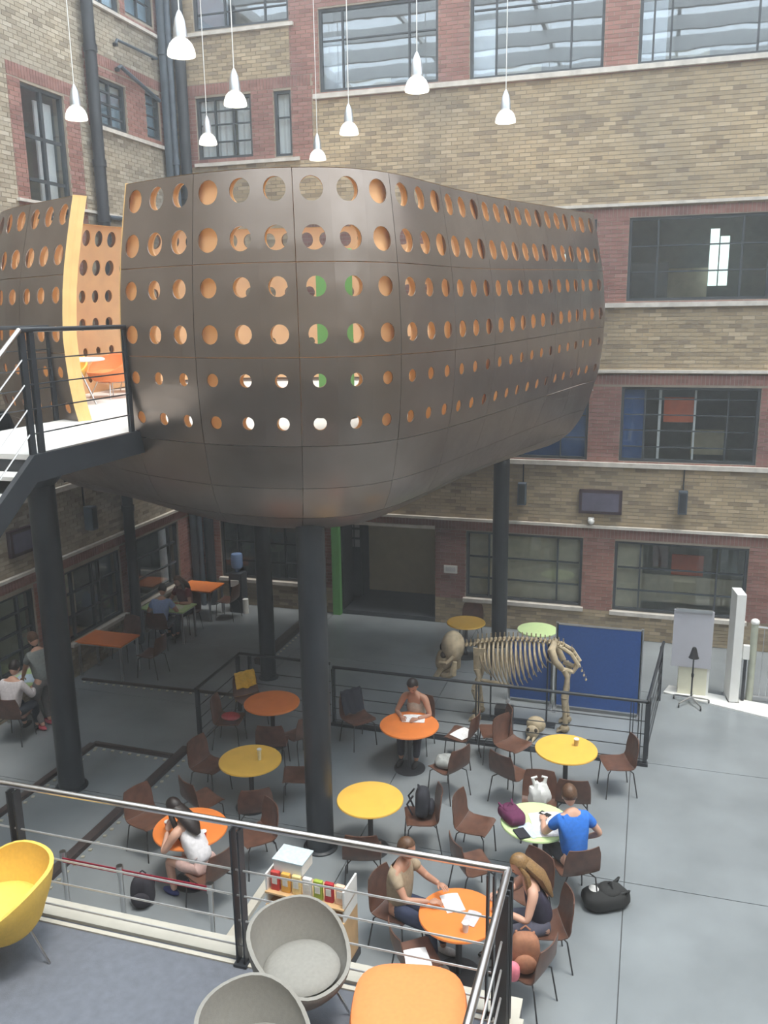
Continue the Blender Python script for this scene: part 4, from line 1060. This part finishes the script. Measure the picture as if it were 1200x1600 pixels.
for s_ in (-1, 1):
    y = EY+s_*.17
    MB().sheet(lambda u, v: (-2.62+.20*u*(1-.55*v)+.02*v, y+s_*.02*math.sin(3*u), 1.34-.42*v), 5, 6, .02).build('shoulder_blade', M_BONE, el, True)
    MB().tube([(-2.56, y, .96), (-2.52, y+s_*.01, .82), (-2.60, y+s_*.01, .60)], [.06, .042, .055], 10).build('upper_leg_bone', M_BONE, el, True)
    MB().tube([(-2.60, y+s_*.01, .58), (-2.55, y, .36), (-2.54, y, .14)], [.055, .035, .05], 10).build('lower_leg_bone', M_BONE, el, True)
    f = MB().ell((-2.56, y, .07), (.085, .075, .07), 12, 8)
    for q in range(4): f.tube([(-2.6, y-.05+.033*q, .07), (-2.68, y-.055+.037*q, .02)], [.02, .015], 6)
    f.build('foot_bones', M_BONE2, el, True)
    # pelvis wing and hind leg
    MB().tube([(-1.30, EY+s_*.05, 1.50), (-1.33, EY+s_*.20, 1.42), (-1.26, EY+s_*.24, 1.26), (-1.16, EY+s_*.17, 1.12)], [.05, .07, .06, .05], 10).build('hip_wing', M_BONE, el, True)
    MB().tube([(-1.22, EY+s_*.07, 1.47), (-1.02, EY+s_*.10, 1.36), (-.90, EY+s_*.10, 1.18), (-.98, EY+s_*.12, 1.06), (-1.16, EY+s_*.16, 1.10)], [.035, .035, .04, .04, .045], 8).build('pelvis_arch', M_BONE, el, True)
    yy = EY+s_*.18
    MB().tube([(-1.12, yy, 1.10), (-1.06, yy, .98), (-1.08, yy, .80), (-1.10, yy, .62)], [.05, .045, .038, .06], 10).build('thigh_bone', M_BONE, el, True)
    MB().tube([(-1.10, yy, .60), (-1.09, yy, .38), (-1.07, yy, .15)], [.055, .035, .045], 10).build('shin_bone', M_BONE, el, True)
    f = MB().ell((-1.08, yy, .07), (.085, .07, .07), 12, 8)
    for q in range(4): f.tube([(-1.12, yy-.05+.033*q, .07), (-1.20, yy-.055+.037*q, .02)], [.02, .015], 6)
    f.build('foot_bones', M_BONE2, el, True)
for x, z in ((-2.35, 1.36), (-1.40, 1.45)): MB().cyl((x, EY, 0), (x, EY, z), .014, n=8).build('support_rod', M_STEEL, el)
MB().bb((-2.5, EY-.1, 0), (-1.25, EY+.1, .02)).build('mount_plate', M_STEEL, el)
b2 = thing('loose_skull', (-1.52, 13.18, 0), 0, 'pale animal skull resting on the floor under the skeleton', 'skull', world=True)
MB().ell((-1.52, 13.18, .20), (.16, .13, .14), 14, 10).ell((-1.56, 13.06, .12), (.11, .10, .12), 12, 8).build('cranium', M_BONE, b2, True)
e = MB()
for s_ in (-1, 1): e.ell((-1.56+s_*.06, 13.0, .18), (.03, .03, .035), 8, 6)
e.build('eye_socket', MC['hollow'], b2, True)
for s_ in (-1, 1): MB().tube([(-1.56+s_*.04, 13.0, .06), (-1.58+s_*.045, 12.93, .04), (-1.59+s_*.05, 12.90, .015)], [.03, .02, .008], 8).build('tusk', M_BONE, b2, True)

# ============================================================ DISPLAY BOARDS
M_BLUE = pm('royal blue felt', (.025, .085, .30), .85, var=.08, scale=30)
def board(x0, x1, y, z0, z1, label, legs=True):
    t = thing('display_board', ((x0+x1)/2, y, 0), 0, label, 'board', 'blue felt display boards', world=True)
    MB().bb((x0+.02, y-.02, z0+.02), (x1-.02, y+.02, z1-.02)).build('felt_panel', M_BLUE, t)
    MB().bb((x0, y-.024, z0), (x0+.02, y+.024, z1)).bb((x1-.02, y-.024, z0), (x1, y+.024, z1)).bb((x0, y-.024, z0), (x1, y+.024, z0+.02)).bb((x0, y-.024, z1-.02), (x1, y+.024, z1)).build('board_frame', M_ALU, t)
    for x in (x0, x1): MB().bb((x-.022, y-.024, 0), (x+.022, y+.024, z1+.02)).build('post', M_ALU, t); MB().bb((x-.03, y-.2, 0), (x+.03, y+.2, .025)).build('foot', M_ALU, t)
board(-1.33, .08, 14.3, .06, 1.58, 'large blue display board to the right of the skeleton')
board(-2.16, -1.41, 14.42, .05, 1.2, 'lower blue display board seen through the skeleton ribs')

ea = thing('display_easel', (.95, 15.35, 0), 0, 'grey flip chart board on a pale box', 'easel', world=True)
MB().bb((.60, 15.40, .56), (1.27, 15.43, 1.63)).build('board', pm('light grey board', (.52, .52, .57), .5, var=.03), ea)
MB().bb((.63, 15.37, 1.60), (1.24, 15.40, 1.66)).build('clip_bar', M_ALU, ea)
MB().bb((.74, 15.44, .0), (1.22, 15.70, .60)).build('pale_box', pm('cream card', (.78, .76, .60), .6, var=.05), ea)
MB().bb((1.22, 15.46, 0), (1.26, 15.5, .95)).build('back_leg', M_WHITE, ea)
fs_ = thing('floor_stand', (.96, 15.12, 0), 0, 'black cone headed stand on a five star castor base', 'stand')
MB().cyl((0, 0, .12), (0, 0, .88), .014, n=10).build('pole', M_STEEL, fs_, True); MB().lathe([(.09, .0), (.075, .03), (.04, .17), (.03, .19)], (0, 0, .86), 16).build('cone_head', M_BLACK, fs_, True)
MB().cyl((0, 0, .50), (0, 0, .56), .024, n=10).build('clamp', M_BLACK, fs_)
for i in range(5):
    a = 2*math.pi*i/5+.2
    MB().tube([(0, 0, .12), (.30*math.cos(a), .30*math.sin(a), .075)], [.02, .013], 8).build('base_arm', M_CHROME, fs_, True)
    MB().cyl((.31*math.cos(a)-.012, .31*math.sin(a), .035), (.31*math.cos(a)+.012, .31*math.sin(a), .035), .035, n=12).build('castor', M_BLACK, fs_, True)
wp = thing('white_panel', (1.65, 15.5, 0), R(8), 'tall white sign panel standing at the right edge', 'panel')
MB().rbox((0, 0, 1.02), (.16, .42, 2.0), .012).build('sign', M_WHITE, wp); MB().rbox((0, 0, .015), (.2, .46, .03), .005).build('foot', M_ALU, wp)
gp = thing('gate_post', (1.95, 15.5, 0), 0, 'pale green grey gate post with rounded top and dark mesh gate', 'gate')
MB().cyl((0, 0, 0), (0, 0, 1.48), .06, n=16).build('post', pm('sage paint', (.42, .44, .36), .5), gp, True); MB().ell((0, 0, 1.48), (.075, .075, .06)).build('cap', M_WHITE, gp, True)
MB().tube([(.05, 0, 1.40), (1.1, 0, 1.34), (1.1, 0, .1), (.05, 0, .1)], .02, 8).build('gate_frame', M_ALU, gp, True)
for i in range(9): MB().cyl((.16+i*.105, 0, .1), (.16+i*.105, 0, 1.36), .006, n=6).build('gate_bar', M_ALU, gp)
bx_ = MB().rbox((0, 0, .0), (.11, .08, .34), .01)
bd = thing('card_reader', (1.83, 15.42, 0), 0, 'small white card reader on a grey post by the gate', 'reader')
MB().box((0, 0, .45), (.05, .05, .9)).build('post', M_STEEL, bd); MB().rbox((0, -.02, .95), (.11, .08, .26), .01).build('housing', M_WHITE, bd)
o = MB(); o.add([(.5, 15.42, 0), (2.4, 14.75, 0), (4.5, 13.2, 0), (4.5, 14.0, 0), (2.5, 15.3, 0), (.6, 15.75, 0)] + [(.5, 15.42, .03), (2.4, 14.75, .03), (4.5, 13.2, .03), (4.5, 14.0, .03), (2.5, 15.3, .03), (.6, 15.75, .03)],
            [(6, 7, 8, 9, 10, 11), (0, 1, 7, 6), (1, 2, 8, 7), (2, 3, 9, 8), (3, 4, 10, 9), (4, 5, 11, 10), (5, 0, 6, 11)])
tag(o.build('trim_91', M_WHITE), kind='structure')  # white slab stands in for a sunlit band of floor

# ============================================================ SMALL THINGS
# snack rack
rk = thing('leaflet_rack', (-3.2, 7.5, 0), R(-4), 'wooden snack and leaflet stand with coloured packets behind the balcony', 'rack')
M_WOOD = pm('pale wood', (.62, .40, .20), .5, var=.12, scale=8)
MB().bb((-.46, -.16, .08), (.46, .18, .62)).build('cabinet', M_WOOD, rk)
MB().bb((-.48, -.18, .0), (.48, .20, .08)).build('plinth', M_STEEL, rk)
for z in (.62, .78): MB().bb((-.46, -.18, z), (.46, .18, z+.02)).build('shelf', M_WOOD, rk)
for x in (-.45, .45): MB().bb((x-.01, -.16, .64), (x+.01, .18, 1.0)).build('side_panel', M_WHITE, rk)
PK = [((.55, .06, .05), 'red'), ((.80, .42, .08), 'orange'), ((.86, .66, .30), 'straw yellow'), ((.72, .70, .68), 'white'), ((.33, .42, .05), 'olive green'), ((.42, .02, .03), 'dark red'), ((.82, .55, .40), 'salmon')]
for i, (c, nm) in enumerate(PK):
    p = thing('snack_packet', (-3.2-.37+i*.125, 7.42-.02*i*.3, .80), R(-4), nm+' upright packet on the leaflet stand', 'packet', 'packets on the leaflet stand')
    MB().rbox((0, 0, .11), (.10, .05, .22), .012).build('packet_body', cloth(c), p); MB().box((0, -.027, .12), (.06, .004, .08)).build('packet_label', cloth((.75, .72, .66)), p)
bx2 = thing('card_box', (-3.42, 7.56, 1.0), R(-4), 'white tray on top of the leaflet stand', 'box')
MB().rbox((0, 0, .07), (.34, .26, .14), .01).build('box_body', M_WHITE, bx2); MB().box((0, 0, .145), (.36, .28, .015)).build('lid', cloth((.55, .65, .70)), bx2)
# queue barrier
def barrier(x, y, label):
    t = thing('barrier_post', (x, y, 0), 0, label, 'barrier', 'chrome barrier posts')
    MB().cyl((0, 0, .03), (0, 0, .95), .028, n=14).build('pole', M_CHROME, t, True); MB().lathe([(.16, 0), (.16, .02), (.05, .04)], n=24).build('base', M_CHROME, t, True); MB().cyl((0, 0, .86), (0, 0, .97), .036, n=14).build('head', M_CHROME, t, True)
barrier(-5.28, 7.1, 'chrome barrier post at the left end, by the kerb'); barrier(-4.18, 7.1, 'chrome barrier post in front of the person in white'); barrier(-6.05, 7.15, 'chrome barrier post hidden behind the yellow armchair')
def belt(a, b_, label):
    t = MB().bb((a[0], a[1]-.003, .87), (b_[0], a[1]+.003, .93)).build('barrier_belt', cloth((.42, .02, .05)))
    tag(t, label, 'belt', 'red barrier belts')
belt((-5.25, 7.1), (-4.21, 7.1), 'red belt across the legs of the person in white'); belt((-6.02, 7.1), (-5.31, 7.1), 'red belt left of the chrome post by the kerb')
# bags
def rucksack(loc, rz, col, label, s=1., flat=False, mark=False):
    t = thing('rucksack', loc, rz, label, 'bag'); t.scale = (s, s, s); m = cloth(col)
    sq = lambda v: math.copysign(abs(v)**.62, v)
    MB().ell((0, 0, .095 if flat else .21), (.17, .26 if flat else .12, .095 if flat else .215), 22, 14, warp=lambda p, q: Vector((sq(p.x)*.155*(1-.12*p.z), sq(p.y)*(.24 if flat else .10)*(1-.1*p.z+.06*math.sin(7*p.x)), sq(p.z)*(.09 if flat else .205)))).build('bag_body', m, t, True)
    MB().ell((0, -.12 if not flat else .04, .14 if not flat else .175), (.12, .05 if not flat else .12, .11 if not flat else .03), 14, 8).build('front_pocket', m, t, True)
    for s_ in (-1, 1): MB().tube([(s_*.09, .12, .34 if not flat else .16), (s_*.11, .20, .22 if not flat else .2), (s_*.10, .13, .06)], .014, 6).build('strap', m, t, True)
    MB().tube([(-.05, .05, .42 if not flat else .2), (0, .06, .46 if not flat else .25), (.05, .05, .42 if not flat else .2)], .01, 6).build('handle', m, t, True)
    if mark: MB().ell((-.03, -.12, .185), (.06, .05, .012), 10, 6).build('white_badge', M_WHITE, t, True)
    return t
rucksack((-.20, 9.22, 0), R(-60), (.02, .022, .022), 'black rucksack with a white badge on the floor behind the person in blue', 1.15, True, True)
rucksack((-2.55, 9.74, .45), R(100), (.022, .022, .03), 'black rucksack on the chair right of the yellow table by the column', .95)
rucksack((-5.45, 7.72, 0), R(20), (.025, .022, .03), 'dark bag on the floor behind the red belt', .9)
rucksack((-1.36, 9.52, .73), R(40), (.12, .02, .07), 'dark purple bag lying on the green table', .82, True)
rucksack((-.90, 7.42, .45), R(10), (.36, .16, .09), 'brown and pink bag on the chair nearest the balcony corner', .95)
t = MB().ell((0, 0, .10), (.11, .08, .10), 16, 10, warp=lambda p, q: Vector((math.copysign(abs(p.x)**.7, p.x)*.10, math.copysign(abs(p.y)**.7, p.y)*.06, math.copysign(abs(p.z)**.7, p.z)*.10))).build('pink_pouch', cloth((.72, .20, .26)), None, True); t.location = (-1.02, 7.22, .45); tag(t, 'pink pouch beside the brown bag on the chair', 'pouch')
t = thing('carrier_bag', (-1.13, 10.36, .44), R(20), 'crumpled white carrier bag on a chair behind the green table', 'bag')
MB().ell((0, 0, .17), (.15, .10, .19), 20, 14, warp=lambda p, q: q*(1+.10*math.sin(9*p.x+4*p.z)+.06*math.sin(13*p.y))).build('bag_body', M_WHITE, t, True)
for s_ in (-1, 1): MB().tube([(s_*.05, .0, .30), (s_*.09, .01, .42), (s_*.03, 0, .44)], [.03, .022, .015], 7).build('handle', M_WHITE, t, True)
def paper(loc, rz, sx, sy, label, col=(.85, .85, .86), tilt=0.):
    t = MB().sheet(lambda u, v: ((u-.5)*sx, (v-.5)*sy, .004+.012*math.sin(3*u)*v), 6, 6, .003).build('paper_sheet', cloth(col), None, True)
    t.location = loc; t.rotation_euler = (tilt, 0, rz); tag(t, label, 'paper')
paper((-.92, 9.52, .734), R(20), .38, .5, 'large white paper in front of the person in blue')
paper((-1.10, 9.34, .734), R(50), .18, .28, 'pale blue sheet on the green table', (.55, .66, .80))
paper((-2.50, 12.06, .455), R(60), .34, .26, 'white paper on the chair below the skeleton head')
paper((-1.72, 7.80, .734), R(30), .20, .28, 'white crumpled sheet on the orange table by the person in khaki'); paper((-1.48, 7.62, .734), R(-10), .14, .22, 'grey folded sheet in the middle of the orange table', (.55, .52, .55))
paper((-3.22, 11.80, .734), R(10), .34, .24, 'open white book before the reading person')
paper((-10.05, 11.50, .734), R(20), .42, .34, 'white and blue papers on the table at the far left edge', (.62, .74, .86)); paper((-9.86, 11.72, .734), R(60), .25, .2, 'white sheet at the corner of the far left table')
paper((-1.98, 7.22, .46), R(30), .30, .26, 'white and dark papers on the chair in front of the orange table'); paper((-9.48, 15.5, .734), R(10), .3, .22, 'pale sheet on the green table before the light blue shirt', (.80, .86, .66))
t = MB().rbox((0, 0, .01), (.09, .15, .018), .006).build('phone', M_BLACK); t.location = (-.98, 9.72, .73); t.rotation_euler = (0, 0, 1.1); tag(t, 'black phone on the green table', 'phone')
t = MB().rbox((0, 0, .012), (.14, .2, .022), .005).build('notebook', cloth((.02, .02, .03))); t.location = (-1.20, 9.24, .73); t.rotation_euler = (0, 0, .6); tag(t, 'black notebook at the near edge of the green table', 'notebook')
def cup(loc, col, label, h=.10, r=.035):
    t = thing('paper_cup', loc, 0, label, 'cup'); MB().lathe([(r*.75, 0), (r, h)], n=16, capt=False).build('cup_body', cloth(col), t, True); MB().lathe([(r+.004, h-.004), (r+.004, h+.006), (r*.8, h+.014)], n=16).build('lid', cloth((.8, .8, .8)), t, True)
cup((-4.98, 10.02, .73), (.80, .72, .45), 'pale paper cup on the shaded yellow table', .16, .03); cup((-.76, 11.62, .73), (.55, .40, .16), 'small tan cup on the yellow table by the railing corner'); cup((-1.50, 7.42, .73), (.75, .75, .76), 'white cup on the orange table by the balcony corner')
cup((-5.34, 8.18, .73), (.55, .08, .05), 'red cup on the orange table of the person in white'); cup((-4.82, 8.12, .73), (.60, .06, .04), 'red cup beside the head of the person in white')
t = MB().ell((0, 0, .05), (.14, .12, .06), 20, 12, warp=lambda p, q: Vector((math.copysign(abs(p.x)**.6, p.x)*.14, math.copysign(abs(p.y)**.6, p.y)*.11*(1+.12*math.sin(9*p.x)), q.z*(1+.25*math.sin(8*p.x+5*p.y))))).build('folded_jacket', cloth((.34, .35, .34)), None, True); t.location = (-2.52, 11.06, .45); t.scale = (1.3, 1.3, 1.3); tag(t, 'grey folded jacket on the chair right of the orange table', 'jacket')
def draped(x, y, deg, col, nm, label, cat, w=.36, f=.50, bk=.42):
    pr = [(-.12, f), (-.17, .60), (-.205, .74), (-.225, .83), (-.252, .858), (-.285, .83), (-.30, .70), (-.31, bk)]
    def fn(u, v):
        q = v*(len(pr)-1); i = min(int(q), len(pr)-2); k = q-i
        yy = pr[i][0]*(1-k)+pr[i+1][0]*k; zz = pr[i][1]*(1-k)+pr[i+1][1]*k
        s_ = (u-.5)*w*(1+.12*math.sin(5*v)); wv = .012*math.sin(u*17+v*5)
        return (-s_, yy + (wv if v < .45 else -wv) + .02, zz + .02*math.sin(u*9)*(v < .1 or v > .9))
    t = MB().sheet(fn, 16, 14, -.012).build(nm, cloth(col), None, True); t.location = (x, y, 0); t.rotation_euler = (0, 0, R(deg-90)); tag(t, label, cat)
draped(-4.25, 12.15, -40, (.03, .03, .04), 'dark_coat', 'dark coat over the chair left of the reading person', 'coat')
draped(-6.25, 12.35, -40, (.70, .42, .05), 'yellow_jacket', 'yellow jacket over the chair in the railing corner', 'jacket', .34, .62, .30)
t = MB().ell((0, 0, .04), (.16, .13, .05), 14, 10).build('red_cloth', cloth((.40, .05, .05)), None, True); t.location = (-6.22, 11.56, .46); tag(t, 'red cloth on a dark chair in the railing corner', 'cloth')
t = MB().bb((-.13, -.05, 0), (.13, .05, .36)).build('black_bin', M_BLACK); t.location = (-2.02, 13.0, 0); t.scale = (1.1, 2, 1.5); tag(t, 'black waste bin behind the railing by the skeleton forelegs', 'bin')
# water cooler
wc = thing('water_cooler', (-9.05, 17.55, 0), 0, 'water cooler with a blue bottle beside the back corner window', 'cooler')
MB().rbox((0, 0, .48), (.32, .32, .96), .02).build('cabinet', M_STEEL, wc); MB().lathe([(.05, 0), (.06, .06), (.135, .12), (.14, .40), (.12, .44)], (0, 0, .96), 20).build('bottle', pm('blue water bottle', (.16, .24, .42), .2), wc, True)
MB().box((0, -.17, .72), (.2, .03, .16)).build('tap_panel', M_WHITE, wc); MB().cyl((.22, -.1, 0), (.22, -.1, .34), .07, n=14).build('cup_bin', M_WHITE, wc, True)

for o in WROOTS:
    if '_w' in o: del o['_w']

# ---- thin haze volume added to imitate lens glare (its box reaches behind the walls)
hb = MB().bb((XL-2.6, YF-.6, -.6), (XR+.6, YB+3.8, ZT+.7))
hm_ = D.materials.new('lens glare haze'); hm_.use_nodes = True; hn = hm_.node_tree.nodes; hn.remove(hn['Principled BSDF'])
vs_ = hn.new('ShaderNodeVolumeScatter'); vs_.inputs['Density'].default_value = .0065; vs_.inputs['Color'].default_value = (.95, .97, 1, 1); vs_.inputs['Anisotropy'].default_value = .3
hm_.node_tree.links.new(vs_.outputs[0], hn['Material Output'].inputs['Volume'])
tag(hb.build('haze', hm_), 'thin added haze imitating lens glare over the whole court', 'haze', kind='stuff')
